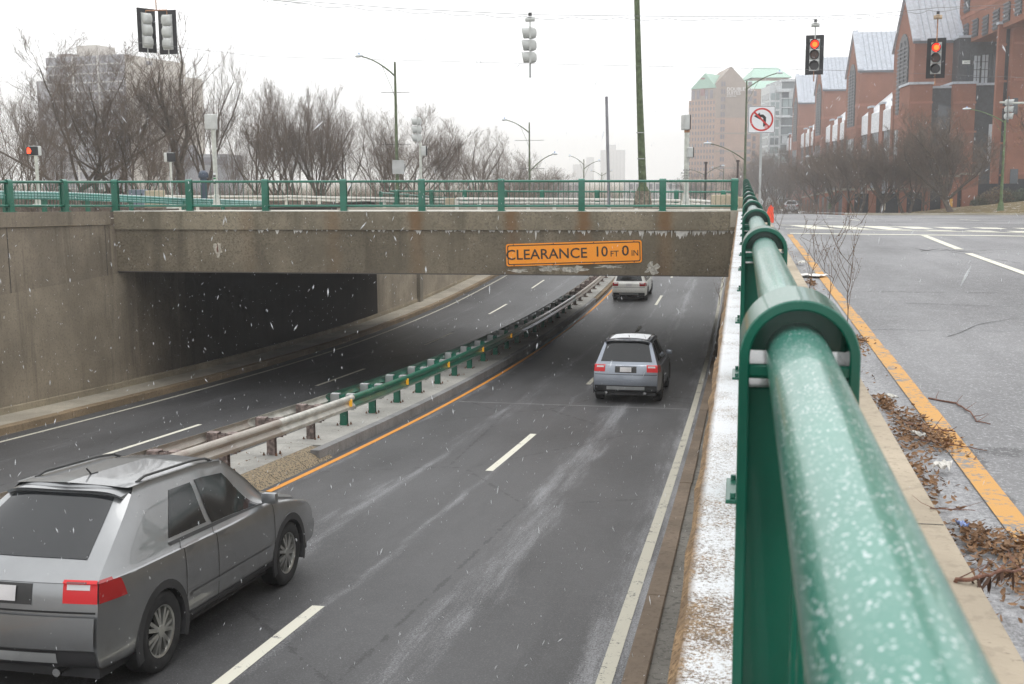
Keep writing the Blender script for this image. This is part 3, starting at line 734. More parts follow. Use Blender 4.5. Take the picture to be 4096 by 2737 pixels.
while y < 110:
    z = zr(y)+.17; g = YGREEN-.6 < y < YG2
    key = 'g' if g else 'o'
    if key not in protos:
        pm = MAT['green'] if g else MAT['post_old']; bm_ = MAT['galv'] if g else MAT['post_old']
        m = MB().box((-.075, -.055, 0), (.075, -.047, .70)).box((-.075, .047, 0), (.075, .055, .70)).box((-.006, -.047, 0), (.006, .047, .70))
        p = m.build('guard_post', pm, gr)
        pl = MB().box((-.16, -.13, 0), (.16, .13, .018)).build('foot_plate', pm, p)
        for sx in (-1, 1):
            for sy in (-1, 1): MB().tube([(sx*.12, sy*.09, .018), (sx*.12, sy*.09, .085)], .013, 6).tube([(sx*.12, sy*.09, .03), (sx*.12, sy*.09, .055)], .022, 6).build('anchor_bolt', MAT['rust'], p)
        for sx in (-1, 1):
            x0 = sx*.078; x1 = sx*(.26 if sx > 0 else .27)
            MB().box((min(x0, x1), -.075, .38), (max(x0, x1), -.067, .72)).box((min(x0, x1), .067, .38), (max(x0, x1), .075, .72)).box((min(x0, x1), -.067, .712), (max(x0, x1), .067, .72)).build('spacer_block', bm_, p)
        protos[key] = p; o = p
    else: o = copy_tree(protos[key], gr)
    o.location = (XPOST, y, z)
    y += 1.905
for y in (22.1, 26.2, 30.2, 34.5, 39):
    MB().box((-8.02, y-.03, zr(y)+.68), (-7.965, y+.03, zr(y)+.83)).build('reflector', MAT['amber'], gr)

# ================================================================ lettering
def text_obj(name, s, size, mat, parent, loc, rot=(R(90), 0, 0), ext=.002, sx=1., align='CENTER', bold=0.):
    c = bpy.data.curves.new('lettering', 'FONT'); c.body = s; c.size = size; c.extrude = ext; c.align_x = align; c.align_y = 'CENTER'; c.offset = bold
    c.resolution_u = 3
    t = bpy.data.objects.new('tmp', c); col.objects.link(t); bpy.context.view_layer.update()
    me = bpy.data.meshes.new_from_object(t.evaluated_get(bpy.context.evaluated_depsgraph_get())); bpy.data.objects.remove(t)
    me.materials.clear()
    o = link(name, me, mat, parent); o.location = loc; o.rotation_euler = rot; o.scale = (sx, 1, 1); return o
def rrect(w, h, r, n=5):
    pts = []
    for cx, cy, a0 in ((w/2-r, h/2-r, 0), (-w/2+r, h/2-r, 90), (-w/2+r, -h/2+r, 180), (w/2-r, -h/2+r, 270)):
        for k in range(n+1):
            a = R(a0+90*k/n); pts.append((cx+r*math.cos(a), cy+r*math.sin(a)))
    return pts
def plate(name, pts, y0, y1, mat, parent):        # polygon in xz, from y0 (front) to y1
    n = len(pts); vs = [(p[0], y0, p[1]) for p in pts]+[(p[0], y1, p[1]) for p in pts]
    return MB().add(vs, [tuple(range(n)), tuple(range(2*n-1, n-1, -1))]+[(i, n+i, n+(i+1) % n, (i+1) % n) for i in range(n)]).build(name, mat, parent)
def ring(name, po, pi_, y0, y1, mat, parent):
    n = len(po); vs = [(p[0], y0, p[1]) for p in po]+[(p[0], y0, p[1]) for p in pi_]+[(p[0], y1, p[1]) for p in po]+[(p[0], y1, p[1]) for p in pi_]
    fs = []
    for i in range(n):
        j = (i+1) % n; fs += [(i, n+i, n+j, j), (i, j, 2*n+j, 2*n+i), (n+i, 3*n+i, 3*n+j, n+j)]
    return MB().add(vs, fs).build(name, mat, parent)
ORANGE = NT('orange sign sheet'); oc = ORANGE.noise(2, 4, .6, src='Object'); ORANGE = ORANGE.fin(ORANGE.mix(oc, (.98, .30, .012), (1., .37, .02)), .45)
BLACK = plain('black print', (.018, .015, .015), .5, var=.3, scale=30); BLACKS = plain('worn black print', (.03, .025, .02), .6, var=.5, scale=40)
sc = bp(4.985, -.03, -1.165)
sg = thing('clearance_sign', 'long orange clearance sign fixed to the concrete beam of the bridge', 'sign', tuple(sc), math.atan2(-ub.y, -ub.x))
tilt = R(1.6)
holder = sg; sg.rotation_euler = (0, -tilt, math.atan2(-ub.y, -ub.x))
plate('panel', rrect(4.17, .69, .07), -.012, .0, ORANGE, sg)
ring('border', rrect(4.09, .61, .06), rrect(4.03, .55, .05), -.0145, -.0121, BLACKS, sg)
text_obj('lettering', 'CLEARANCE', .44, BLACKS, sg, (-.84, -.016, -.01), sx=1.02, bold=.004)
text_obj('lettering', '10', .44, BLACKS, sg, (.84, -.016, .015), sx=.98, bold=.004)
text_obj('lettering', 'FT', .25, BLACKS, sg, (1.25, -.016, -.055), bold=.001)
text_obj('lettering', '0', .44, BLACKS, sg, (1.585, -.016, .02), sx=1.05, bold=.004)
text_obj('lettering', 'IN', .25, BLACKS, sg, (1.875, -.016, -.05), sx=.9, bold=.001)
for x in (-1.85, -.62, .62, 1.85):
    for z in (-.315, .315): MB().tube([(x, -.03, z), (x, -.01, z)], .018, 8).build('bolt', MAT['rust'], sg)

# no-left-turn sign
WHITE = plain('white sign sheet', (.72, .73, .75), .4, var=.04); RED = plain('red sign print', (.52, .03, .025), .45); 
p = Vector((.49, 34.2, 0)); zb = -.15
ns = thing('traffic_sign', 'square white no left turn sign on a steel channel post beside the railing', 'sign', (p.x, p.y, zb), R(3))
MB().box((-.035, .0, 0), (-.027, .035, 3.2)).box((.027, .0, 0), (.035, .035, 3.2)).box((-.027, .0, 0), (.027, .006, 3.2)).build('sign_post', MAT['galv'], ns)
zc_ = 2.93
hd = bpy.data.objects.new('sign_face', MB().mesh('x')); 
def zz(pts, z): return [(a, b+z) for a, b in pts]
S = .78
pn = plate('panel', zz(rrect(S, S, .045), zc_), -.012, -.004, WHITE, ns)
ring('border', zz(rrect(S-.02, S-.02, .04), zc_), zz(rrect(S-.045, S-.045, .03), zc_), -.0135, -.0121, BLACK, ns)
circ = lambda r, n=40: [(r*math.cos(2*math.pi*k/n), zc_+r*math.sin(2*math.pi*k/n)) for k in range(n)]
ring('red_ring', circ(.335), circ(.285), -.0155, -.0122, RED, ns)
# arrow: stem up then bent left
plate('arrow', [(.125, zc_-.20), (.045, zc_-.20), (.045, zc_+.03), (.01, zc_+.065), (-.05, zc_+.065), (-.05, zc_-.0), (-.225, zc_+.10), (-.05, zc_+.20), (-.05, zc_+.145), (.045, zc_+.145), (.125, zc_+.065)][::-1], -.0142, -.0121, BLACK, ns)
a = R(135); dx, dz = math.cos(a), math.sin(a); q1 = (dx*.31, dz*.31); w_ = (dz*.026, -dx*.026)
plate('slash', [(q1[0]+w_[0], zc_+q1[1]+w_[1]), (q1[0]-w_[0], zc_+q1[1]-w_[1]), (-q1[0]-w_[0], zc_-q1[1]-w_[1]), (-q1[0]+w_[0], zc_-q1[1]+w_[1])], -.0175, -.0123, RED, ns)
plate('sticker', zz([(.09, -.255), (.17, -.255), (.17, -.17), (.09, -.17)], zc_), -.0185, -.0176, plain('pink sticker', (.75, .35, .35)), ns)

# ================================================================ vehicles
def cat(P, t):
    """Catmull-Rom through control rows P at parameter t in 0..len-1"""
    n = len(P)-1; i = min(int(t), n-1); f = t-i
    p0 = P[max(i-1, 0)]; p1 = P[i]; p2 = P[i+1]; p3 = P[min(i+2, n)]
    return tuple(.5*((2*b)+(-a+c)*f+(2*a-5*b+4*c-d)*f*f+(-a+3*b-3*c+d)*f**3) for a, b, c, d in zip(p0, p1, p2, p3))
def tyre_wheel(parent, loc, side, r=.365, w=.235, spokes=5, rimc=None, detail=True):
    o = bpy.data.objects.new('wheel', None); 
    n = 40 if detail else 20
    prof = [(r*.62, -w*.42), (r*.80, -w*.5), (r*.93, -w*.47), (r, -w*.36), (r, w*.36), (r*.93, w*.47), (r*.80, w*.5), (r*.62, w*.42)]
    vs = []; 
    for k in range(n):
        a = 2*math.pi*k/n
        for (rr_, x) in prof: vs.append((x, rr_*math.cos(a), rr_*math.sin(a)))
    m = len(prof); fs = [(k*m+i, ((k+1) % n)*m+i, ((k+1) % n)*m+i+1, k*m+i+1) for k in range(n) for i in range(m-1)]
    wh = MB().add(vs, fs).build('wheel', MAT['rubber'], parent, smooth=True); wh.location = loc
    # rim barrel, dish and spokes on the outer side
    s = side; mb = MB(); ri = r*.64
    vs = []; N = 32
    for k in range(N):
        a = 2*math.pi*k/N; c, d = math.cos(a), math.sin(a)
        vs += [(s*w*.44, ri*c, ri*d), (s*w*.40, ri*.93*c, ri*.93*d), (s*w*.05, ri*.86*c, ri*.86*d), (s*w*.02, .001*c, .001*d)]
    mb.add(vs, [(k*4+i, ((k+1) % N)*4+i, ((k+1) % N)*4+i+1, k*4+i+1) for k in range(N) for i in range(2)])
    for k in range(spokes*2):
        a = 2*math.pi*(k//2)/spokes + (.17 if k % 2 else -.17); c, d = math.cos(a), math.sin(a); t = (-d, c)
        a2 = 2*math.pi*(k//2)/spokes + (.09 if k % 2 else -.09); c2, d2 = math.cos(a2), math.sin(a2)
        p = [(s*w*.36, c*ri*.95+t[0]*.018, d*ri*.95+t[1]*.018), (s*w*.36, c*ri*.95-t[0]*.018, d*ri*.95-t[1]*.018), (s*w*.42, c2*.05-t[0]*.016, d2*.05-t[1]*.016), (s*w*.42, c2*.05+t[0]*.016, d2*.05+t[1]*.016)]
        q = [(x-s*.03, y, z) for x, y, z in p]
        mb.add(p+q, [(0, 1, 2, 3), (0, 4, 5, 1), (1, 5, 6, 2), (3, 2, 6, 7), (0, 3, 7, 4)])
    mb.tube([(s*w*.30, 0, 0), (s*w*.44, 0, 0)], .055, 16)
    mb.build('rim', rimc or MAT['alloy'], wh, smooth=True)
    MB().tube([(s*w*.02, 0, 0), (s*w*.12, 0, 0)], ri*.84, 24).build('brake_disc', MAT['dark_metal'], wh)
    return wh
MAT['rubber'] = plain('tyre rubber', (.022, .022, .023), .85, var=.3, scale=8)
MAT['alloy'] = plain('alloy wheel', (.42, .42, .40), .3, .8)
MAT['dark_metal'] = plain('dark metal', (.06, .06, .06), .5, .5)
MAT['plastic'] = plain('black plastic trim', (.03, .03, .032), .6, var=.2)
gl = NT('tinted glass'); MAT['glass'] = gl.fin((.012, .014, .016), .08, spec=.6)
MAT['red_lens'] = NT('red lamp lens').fin((.35, .012, .015), .15, coat=.5)
MAT['red_lit'] = emis('lit red lamp', (.50, .008, .012), .25)
MAT['red_dark'] = NT('dark red lens').fin((.12, .006, .008), .1, coat=.5)
MAT['clear_lens'] = NT('clear lens').fin((.6, .6, .6), .12, coat=.5)
MAT['plate'] = plain('number plate', (.7, .68, .68), .5); MAT['chrome'] = plain('chrome', (.6, .6, .6), .15, 1.)
MAT['seam'] = plain('panel gap', (.015, .015, .015), .8)

def make_suv(name, label, paint, loc, rz=0, L=4.55, w0=.925, H=1.69, wb=2.8, ry=.93, plate_red=True, rimc=None, roof=None, rails=True, lower=None, cat_='car', spokes=5, slope=0., sunroof=False, lit=False, zb0=1.0, steep=.40, quarter=True, tumble=1.):
    root = thing(name, label, cat_, loc, rz)
    root.rotation_euler = (slope, 0, rz)
    R_ = .41; zc0 = .365; fy = ry+wb; lower = lower or MAT['plastic']
    cowl = L-1.18; rf = L-1.95
    def zt(y):
        xs = [0, .5, 1.2, rf-.5, rf, (rf+cowl)/2, cowl, cowl+.35, L-.35, L-.1, L+.1]
        zs = [H-.05, H-.01, H, H-.01, H-.055, H-.055-(H-.055-1.08)*.46, 1.08, 1.03, .93, .84, .74]
        return float(np.interp(y, xs, zs))
    def wt(y): return float(np.interp(y, [0, .5, rf, cowl, L-.4, L], [w0*.66*tumble, w0*.68*tumble, w0*.69*tumble, w0*.80, w0*.78, w0*.70]))
    def ww(y):
        t = 0
        if y < .6: t = (.6-y)/.6
        if y > L-.8: t = (y-L+.8)/.8
        return w0*(1-.085*t*t)
    def zb(y): return min(zb0+.06*(1-y/L), zt(y)-.07)
    yr = [.16, .04, .0, .015, .05, .13, steep, steep-.02, steep-.08]
    yf = [L-.18, L-.05, L, L-.03, L-.08, L-.16, L-.22, L-.22, L-.16]
    def ring_pt(y, i):
        w = ww(y); h = zt(y); b = zb(y); t = wt(y)
        u = min(t, w*.93)
        return [(w*.93, .30), (w*.985, .36), (w, .55), (w*1.0, b-.26), (w*.975, b-.07), (w*.925, b), (u, h-.085), (u-.075, h-.02), (0, h+.015)][i]
    NR = 8
    def S(t, r):            # t 0..1 rear->front, r 0..8 sill->roof centre, right side
        P = []
        for i in range(NR+1):
            y = yr[i]+t*(yf[i]-yr[i]); x, z = ring_pt(y, i); P.append((x, y, z))
        return cat(P, r)
    def t_of(y, r):         # invert y for ring r
        i = min(int(r), NR-1); f = r-i; a = yr[i]*(1-f)+yr[i+1]*f; b = yf[i]*(1-f)+yf[i+1]*f; return (y-a)/(b-a)
    ny, nr = 96, 40
    vs = []; fs = []
    for s in (1, -1):
        off = len(vs); grid = []
        for j in range(ny+1):
            for k in range(nr+1):
                x, y, z = S(j/ny, NR*k/nr)
                if k < nr*.7:
                    for wy in (ry, fy):
                        dy, dz = y-wy, z-zc0; d = math.hypot(dy, dz)
                        if abs(d-R_) < .03 and d > 1e-6 and z < .95: y = wy+dy/d*R_; z = zc0+dz/d*R_
                vs.append((s*x, y, z)); grid.append((y, z))
        for j in range(ny):
            for k in range(nr):
                a, b, c, d = j*(nr+1)+k, (j+1)*(nr+1)+k, (j+1)*(nr+1)+k+1, j*(nr+1)+k+1
                cy = sum(grid[q][0] for q in (a, b, c, d))/4; cz = sum(grid[q][1] for q in (a, b, c, d))/4
                if k < nr*.7 and min(math.hypot(cy-ry, cz-zc0), math.hypot(cy-fy, cz-zc0)) < R_-.004: continue
                q = (off+a, off+b, off+c, off+d); fs.append(q if s > 0 else q[::-1])
    # rear and front panels
    def E(end, u, v):       # v 0..6.? ring param, u -1..1
        x, y, z = S(0 if end == 0 else 1, v)
        bulge = (.06 if end == 0 else .13)*(1-u*u)
        top = max(0, (v-5)/1.0)
        return (u*x, y-bulge if end == 0 else y+bulge, z+(.085*top)*(1-u**4))
    for end in (0, 1):
        off = len(vs); nu, nv = 24, 28
        for a in range(nu+1):
            for b in range(nv+1): vs.append(E(end, -1+2*a/nu, 6*b/nv))
        for a in range(nu):
            for b in range(nv):
                q = (off+a*(nv+1)+b, off+(a+1)*(nv+1)+b, off+(a+1)*(nv+1)+b+1, off+a*(nv+1)+b+1); fs.append(q if end == 0 else q[::-1])
    body = MB().add(vs, fs).build('body', paint, root, smooth=True)
    # floor pan and wheel housings
    m = MB().box((-w0*.86, .12, .22), (w0*.86, L-.12, .34)).box((-w0*.62, .1, .3), (w0*.62, L-.1, .75)); m.build('floor_pan', MAT['plastic'], root)
    for wy in (ry, fy):
        for s in (1, -1):
            m = MB(); n = 24; vv = []
            for k in range(n+1):
                a = math.pi*k/n*1.24-math.pi*.12
                for (x, rr) in ((w0*.60, R_+.0), (w0*.985, R_-.03), (w0*1.008, R_-.025), (w0*1.005, R_+.05), (w0*.985, R_+.055)):
                    vv.append((s*x, wy+rr*math.cos(a), zc0+rr*math.sin(a)))
            m.add(vv, [(k*5+i, (k+1)*5+i, (k+1)*5+i+1, k*5+i+1) for k in range(n) for i in range(4)])
            m.build('wheel_arch', lower, root, smooth=True)
            tyre_wheel(root, (s*(w0-.13), wy, zc0), s, rimc=rimc, spokes=spokes)
    # surface patches a few mm proud
    def patch_side(nm, y0, y1, r0, r1, mat, s, off=.004, ny_=14, nr_=8, parent=root, skew=(0, 0)):
        vv = []
        for a in range(ny_+1):
            for b in range(nr_+1):
                r = r0+(r1-r0)*b/nr_; f = b/nr_
                ya = y0+skew[0]*f; yb = y1+skew[1]*f; y = ya+(yb-ya)*a/ny_
                x, yy, z = S(max(0, min(1, t_of(y, r))), r); nx = 1 if r < 5 else .85; vv.append((s*(x+off*nx), yy, z+off*.4))
        ff = [(a*(nr_+1)+b, (a+1)*(nr_+1)+b, (a+1)*(nr_+1)+b+1, a*(nr_+1)+b+1) for a in range(ny_) for b in range(nr_)]
        if s < 0: ff = [f[::-1] for f in ff]
        return MB().add(vv, ff).build(nm, mat, parent, smooth=True)
    def patch_end(nm, end, u0, u1, v0, v1, mat, off=.006, nu=12, nv=8, taper=0., parent=root):
        vv = []
        for a in range(nu+1):
            for b in range(nv+1):
                f = b/nv; uc = (u0+u1)/2; hu = (u1-u0)/2*(1-taper*f); u = uc-hu+2*hu*a/nu
                x, y, z = E(end, u, v0+(v1-v0)*f); vv.append((x, y-off if end == 0 else y+off, z+off*.3))
        ff = [(a*(nv+1)+b, (a+1)*(nv+1)+b, (a+1)*(nv+1)+b+1, a*(nv+1)+b+1) for a in range(nu) for b in range(nv)]
        if end: ff = [f[::-1] for f in ff]
        return MB().add(vv, ff).build(nm, mat, parent, smooth=True)
    for s in (1, -1):
        patch_side('window', 1.02 if quarter else 1.25, ry+wb*.36, 5.10 if quarter else 5.16, 5.93 if quarter else 5.82, MAT['glass'], s, skew=(.06 if quarter else .30, 0))
        patch_side('window', ry+wb*.36+.09, fy-.58, 5.10, 5.93 if quarter else 5.84, MAT['glass'], s, skew=(0, -.34 if quarter else -.55))
        if quarter: patch_side('window', .46, .95, 5.12, 5.86, MAT['glass'], s, skew=(.22, .06))
        patch_side('window_trim', .62 if quarter else 1.2, fy-.5, 5.0, 5.09, MAT['plastic'], s, off=.006, nr_=1)
        for y in (ry+.42, ry+wb*.36+.045, fy-.42):
            patch_side('door_gap', y-.005, y+.005, 1.2, 5.0, MAT['seam'], s, off=.0025, ny_=1, nr_=16)
        patch_side('door_gap', ry+.42, fy-.42, 1.18, 1.21, MAT['seam'], s, off=.0025, nr_=1)
        for y in (ry+.52, ry+wb*.36+.14):
            h = patch_side('door_handle', y, y+.18, 3.75, 3.92, paint, s, off=.028, nr_=2)
        patch_side('sill_trim', ry+R_+.03, fy-R_-.03, .02, 1.25, lower, s, off=.006, nr_=6)
        patch_side('bump_strip', ry+R_+.1, fy-R_-.1, 1.9, 2.1, paint, s, off=.012, nr_=1)
        tl = patch_side('tail_light', .03, .36, 3.2, 4.85, MAT['red_lens'], s, off=.007, skew=(.03, -.10))
        patch_end('tail_light', 0, s*.66 if s > 0 else -1, 1 if s > 0 else -.66, 3.2, 4.85, MAT['red_lit'] if lit else MAT['red_lens'], off=.010)
        patch_end('tail_divider', 0, s*.66 if s > 0 else -1, 1 if s > 0 else -.66, 4.45, 4.52, MAT['dark_metal'], off=.014, nv=1)
        patch_end('tail_core', 0, s*.70 if s > 0 else -.90, .90 if s > 0 else -.70, 4.56, 4.76, MAT['red_dark'], off=.013, nv=2)
        patch_end('tail_lens', 0, s*.70 if s > 0 else -.93, .93 if s > 0 else -.70, 3.75, 4.05, MAT['clear_lens'], off=.013, nv=2)
        patch_end('fog_reflector', 0, s*.72 if s > 0 else -.95, .95 if s > 0 else -.72, 2.05, 2.3, MAT['red_lens'], off=.012, nv=2)
        patch_end('headlight', 1, s*.55 if s > 0 else -.98, .98 if s > 0 else -.55, 3.4, 4.6, MAT['clear_lens'])
        # mirror
        mp = S(t_of(fy-.62, 5), 5); mm = MB().cbox((s*(mp[0]+.09), mp[1]+.02, mp[2]+.07), (.17, .09, .12)); mm.build('wing_mirror', paint, root, bevel=.03, seg=2, smooth=True)
        if rails: MB().tube([(s*(wt(y)-.078), y, zt(y)-(.022 if k in (0, 10) else -.012)) for k, y in enumerate([steep+.22+(rf-steep-.32)*k/10 for k in range(11)])], .013, 8).build('roof_rail', MAT['dark_metal'], root, smooth=True)
    patch_end('rear_window', 0, -.86 if quarter else -.80, .86 if quarter else .80, 5.10 if quarter else 5.2, 5.92 if quarter else 5.85, MAT['glass'], nu=20, taper=.0)
    patch_end('bumper_trim', 0, -.98, .98, .05, 1.7, lower, off=.010, nu=20)
    patch_end('bumper', 0, -.99, .99, 1.75, 2.75, paint, off=.035, nu=20)
    patch_end('scuff_plate', 0, -.6, .6, 1.1, 1.6, MAT['galv'], off=.018, nu=10, nv=3)
    patch_end('boot_gap', 0, -.98, .98, 2.86, 2.92, MAT['seam'], off=.004, nu=20, nv=1)
    pl = patch_end('number_plate', 0, -.18, .18, 3.2, 3.85, MAT['plate'], off=.016, nu=4, nv=3)
    patch_end('plate_recess', 0, -.34, .34, 3.1, 4.0, MAT['dark_metal'] if plate_red else paint, off=.004)
    patch_end('windscreen_cowl', 1, -.6, .6, 3.3, 4.3, MAT['plastic'])
    # spoiler over the rear window
    vv = []
    for a in range(21):
        u = -1+.1*a; x = u*wt(.4)*.97; vv += [(x, steep-.13-.05*(1-u*u), H-.035-.05*u**6), (x, steep+.12, H-.004-.055*u**6), (x, steep+.12, H-.05-.055*u**6), (x, steep-.10-.05*(1-u*u), H-.065-.05*u**6)]
    MB().add(vv, [(a*4+i, a*4+4+i, a*4+4+(i+1) % 4, a*4+(i+1) % 4) for a in range(20) for i in range(4)] + [(0, 1, 2, 3), (83, 82, 81, 80)]).build('spoiler', paint, root, smooth=True)
    # windscreen and sunroof lie on the top surface
    def patch_top(nm, y0, y1, xf, mat, off=.006):
        vv = []; na, nb_ = 12, 12
        for a in range(na+1):
            for b in range(nb_+1):
                y = y0+(y1-y0)*b/nb_; f = -1+2*a/na; w = (wt(y)-.085)*xf; h = zt(y)+.015*(1-abs(f)**2.2)-.02*abs(f)**2.2; vv.append((f*w, y, h+off))
        MB().add(vv, [(a*(nb_+1)+b, (a+1)*(nb_+1)+b, (a+1)*(nb_+1)+b+1, a*(nb_+1)+b+1) for a in range(na) for b in range(nb_)]).build(nm, mat, root, smooth=True)
    patch_top('windscreen', rf+.05, cowl-.03, .98, MAT['glass'], .012)
    if roof: patch_top('roof_snow', steep+.14, rf-.05, .93, plain('snow on the car roof', (.7, .72, .74), .9, var=.1, scale=6), .007)
    if sunroof: patch_top('sunroof', rf-.9, rf-.15, .62, MAT['glass'], .008)
    MB().box((-.008, steep+.3, H-.01), (.008, steep+.42, H+.02)).tube([(0, steep+.32, H+.01), (0, steep+.24, H+.08)], .008, 6).build('aerial', MAT['plastic'], root)
    for s in (1, -1): MB().tube([(s*.5, -.03, .30), (s*.5, .2, .30)], .035, 10).build('exhaust', MAT['chrome'], root)
    return root
def car_paint(name, c, metal=.55, snow=.0, rough=.3):
    n = NT(name); cc = n.mix(n.ramp(n.noise(1.5, 4, .6), .3, .7), [x*.92 for x in c], [x*1.05 for x in c])
    z = n.axis(2, 'Object'); d = n.math('MULTIPLY', n.ramp(z, .8, .3), n.ramp(n.noise(4, 5, .7), .3, .8)); cc = n.mix(n.math('MULTIPLY', d, .55 if metal else .25), cc, (.16, .15, .135))
    if snow: cc = n.mix(n.math('MULTIPLY', n.upfac(.75, .97), n.ramp(n.noise(9, 5, .8), .7-snow*.4, .8-snow*.4)), cc, SNOW)
    return n.fin(cc, rough, metal, coat=.8)
SILVER = car_paint('silver car paint', (.28, .288, .295), .8, 0, .34)
GREYP = car_paint('grey blue car paint', (.29, .32, .37), .6, .55, .3)
WHITEP = car_paint('white car paint', (.88, .88, .83), .0, .3, .3)
sl = lambda y, d=1.2: math.atan2(zr(y+d+1.5)-zr(y+1.5-d), 2*d)
yA = 8.72-.95
make_suv('suv', 'silver sport utility car in the foreground, cut off by the left edge of the photo', SILVER, (-5.9, yA+.0, zr(yA+2.2)-2.2*math.tan(sl(yA))), R(0), slope=sl(yA), ry=.95, wb=2.85, L=4.75, H=1.66, w0=.93, lit=True, spokes=7, rails=True, sunroof=False, steep=1.0, quarter=False, tumble=.93, zb0=1.03)
yB = 28.8
make_suv('suv', 'blue grey sport utility car with white roof entering the underpass shadow below the bridge', GREYP, (-2.88, yB, zr(yB+2.2)-2.2*math.tan(sl(yB))), R(0), slope=sl(yB), w0=.90, H=1.67, L=4.5, sunroof=False, lit=True, steep=.5, roof=True)
yC = 60.4
make_suv('suv', 'white sport utility car leaving the underpass in the left lane beyond the bridge', WHITEP, (-5.9, yC, zr(yC+2.2)-2.2*math.tan(sl(yC))), R(0), slope=sl(yC), w0=.95, H=1.74, L=4.8, lower=MAT['plastic'], plate_red=False, rimc=MAT['dark_metal'])
p = at(1813, 489, 131)
make_suv('hatchback_car', 'small silver grey car driving away on the far street before the brick building', car_paint('light grey paint', (.48, .50, .52), .2, .6), (p.x, p.y, gz(p.y)+.01), R(-3), w0=.84, H=1.50, L=4.2, wb=2.55, rails=False, lit=False)

# ================================================================ signals, lamps, poles
POLEW = plain('pale painted pole', (.52, .53, .48), .6, var=.15, scale=6); OLDGREEN = plain('weathered green pole', (.085, .11, .055), .8, var=.4, scale=5)
HEAD = plain('pale grey signal housing', (.50, .51, .49), .5, var=.1, snow=.35); HBLK = plain('black signal back plate', (.02, .02, .022), .6, snow=.1)
LENS_OFF = plain('dark lens', (.035, .03, .03), .2); LENS_AMB = plain('unlit amber lens', (.10, .03, .012), .25)
RED_ON = emis('lit red signal', (1., .035, .012), 1.5); RED_CORE = emis('lit amber core of red signal', (1., .20, .012), 1.7)
POLEB = plain('dark brown pole', (.07, .05, .045), .8); GREYPOLE = plain('grey steel pole', (.20, .20, .215), .6, .3)
WIRE = plain('wire', (.2, .2, .2), .7); RUSTP = plain('rusty pipe', (.32, .17, .10), .85, var=.5, scale=8)

def signal_head(root, face, z0, lit=None, backplate=True, loc=(0, 0), visor=True, r=.115, hn='signal_head'):
    """three-section head; face = direction (deg, 0 = towards -y) ; hangs with top at z0; returns part"""
    rot = Matrix.Rotation(R(face), 4, 'Z'); T = Matrix.Translation(Vector((loc[0], loc[1], z0)))
    X = T @ rot
    def tr(m): m.v = [tuple(X @ Vector(v)) for v in m.v]; return m
    m = MB()
    for k in range(3):
        c = -.18-.36*k
        # rounded back shell and front frame
        m.box((-.17, -.02, c-.172), (.17, .035, c+.172))
        n = 16; vs = []; 
        for i, (y, s) in enumerate([(.03, 1.), (.10, .97), (.16, .82), (.195, .5), (.20, .05)]):
            for q in range(n):
                a = 2*math.pi*q/n; ca, sa = math.cos(a), math.sin(a); e = .6
                vs.append((.165*s*math.copysign(abs(ca)**e, ca), y, c+.172*s*math.copysign(abs(sa)**e, sa)))
        m.add(vs, [(i*n+q, i*n+(q+1) % n, (i+1)*n+(q+1) % n, (i+1)*n+q) for i in range(4) for q in range(n)])
    head = tr(m).build(hn, HEAD, root, smooth=True)
    for k in range(3):
        c = -.18-.36*k
        mt = LENS_OFF
        if k == 1: mt = LENS_AMB
        if lit == k: mt = RED_ON
        disc = MB().tube([(0, -.035, c), (0, -.022, c)], r+.03, 24); tr(disc).build('lens', mt, head)
        if lit == k: d2 = MB().tube([(.0, -.045, c), (.0, -.036, c)], r*.74, 20); tr(d2).build('lit_core', RED_CORE, head)
        rg = MB(); vs = []; n = 24      # visor: open cylinder with the lower part cut away
        for q in range(n+1):
            a = R(-75+330*q/n); L_ = .25 if visor else .04; dz = (1+math.sin(a))/2; l = L_*(.72+.28*dz)
            for (rr, y) in ((r+.03, -.02), (r+.045, -.02), (r+.045, -.02-l), (r+.03, -.02-l)): vs.append((rr*math.cos(a), y, c+rr*math.sin(a)))
        rg.add(vs, [(q*4+i, q*4+(i+1) % 4, q*4+4+(i+1) % 4, q*4+4+i) for q in range(n) for i in range(4)])
        tr(rg).build('visor', HEAD if not backplate or lit is None else HBLK, head, smooth=True)
    if backplate:
        b = MB(); 
        b.box((-.31, .0, -1.22), (-.172, .006, .14)).box((.172, .0, -1.22), (.31, .006, .14)).box((-.172, .0, .0), (.172, .006, .14)).box((-.172, .0, -1.22), (.172, .006, -1.08))
        bp_ = tr(b).build('back_plate', HBLK, head)
    return head
def hanger(root, z, up, mat=RUSTP, box=True, x=0, y=0):
    MB().tube([(x, y, z), (x, y, z+up)], .022, 8).build('hanger_pipe', mat, root)
    if box:
        MB().tube([(x-.14, y, z+up+.06), (x+.14, y, z+up+.06)], [.07, .07], 8).tube([(x, y, z+up), (x, y, z+up+.02)], [.03, .10], 8).tube([(x, y, z+up+.12), (x, y, z+up+.16)], [.09, .02], 8).build('terminal_box', HEAD if mat is not RUSTP else plain('rusty box', (.5, .38, .26), .8, var=.4), root)
        MB().cbox((x, y, z+up+.21), (.10, .05, .10)).build('wire_clamp', MAT['dark_metal'], root)

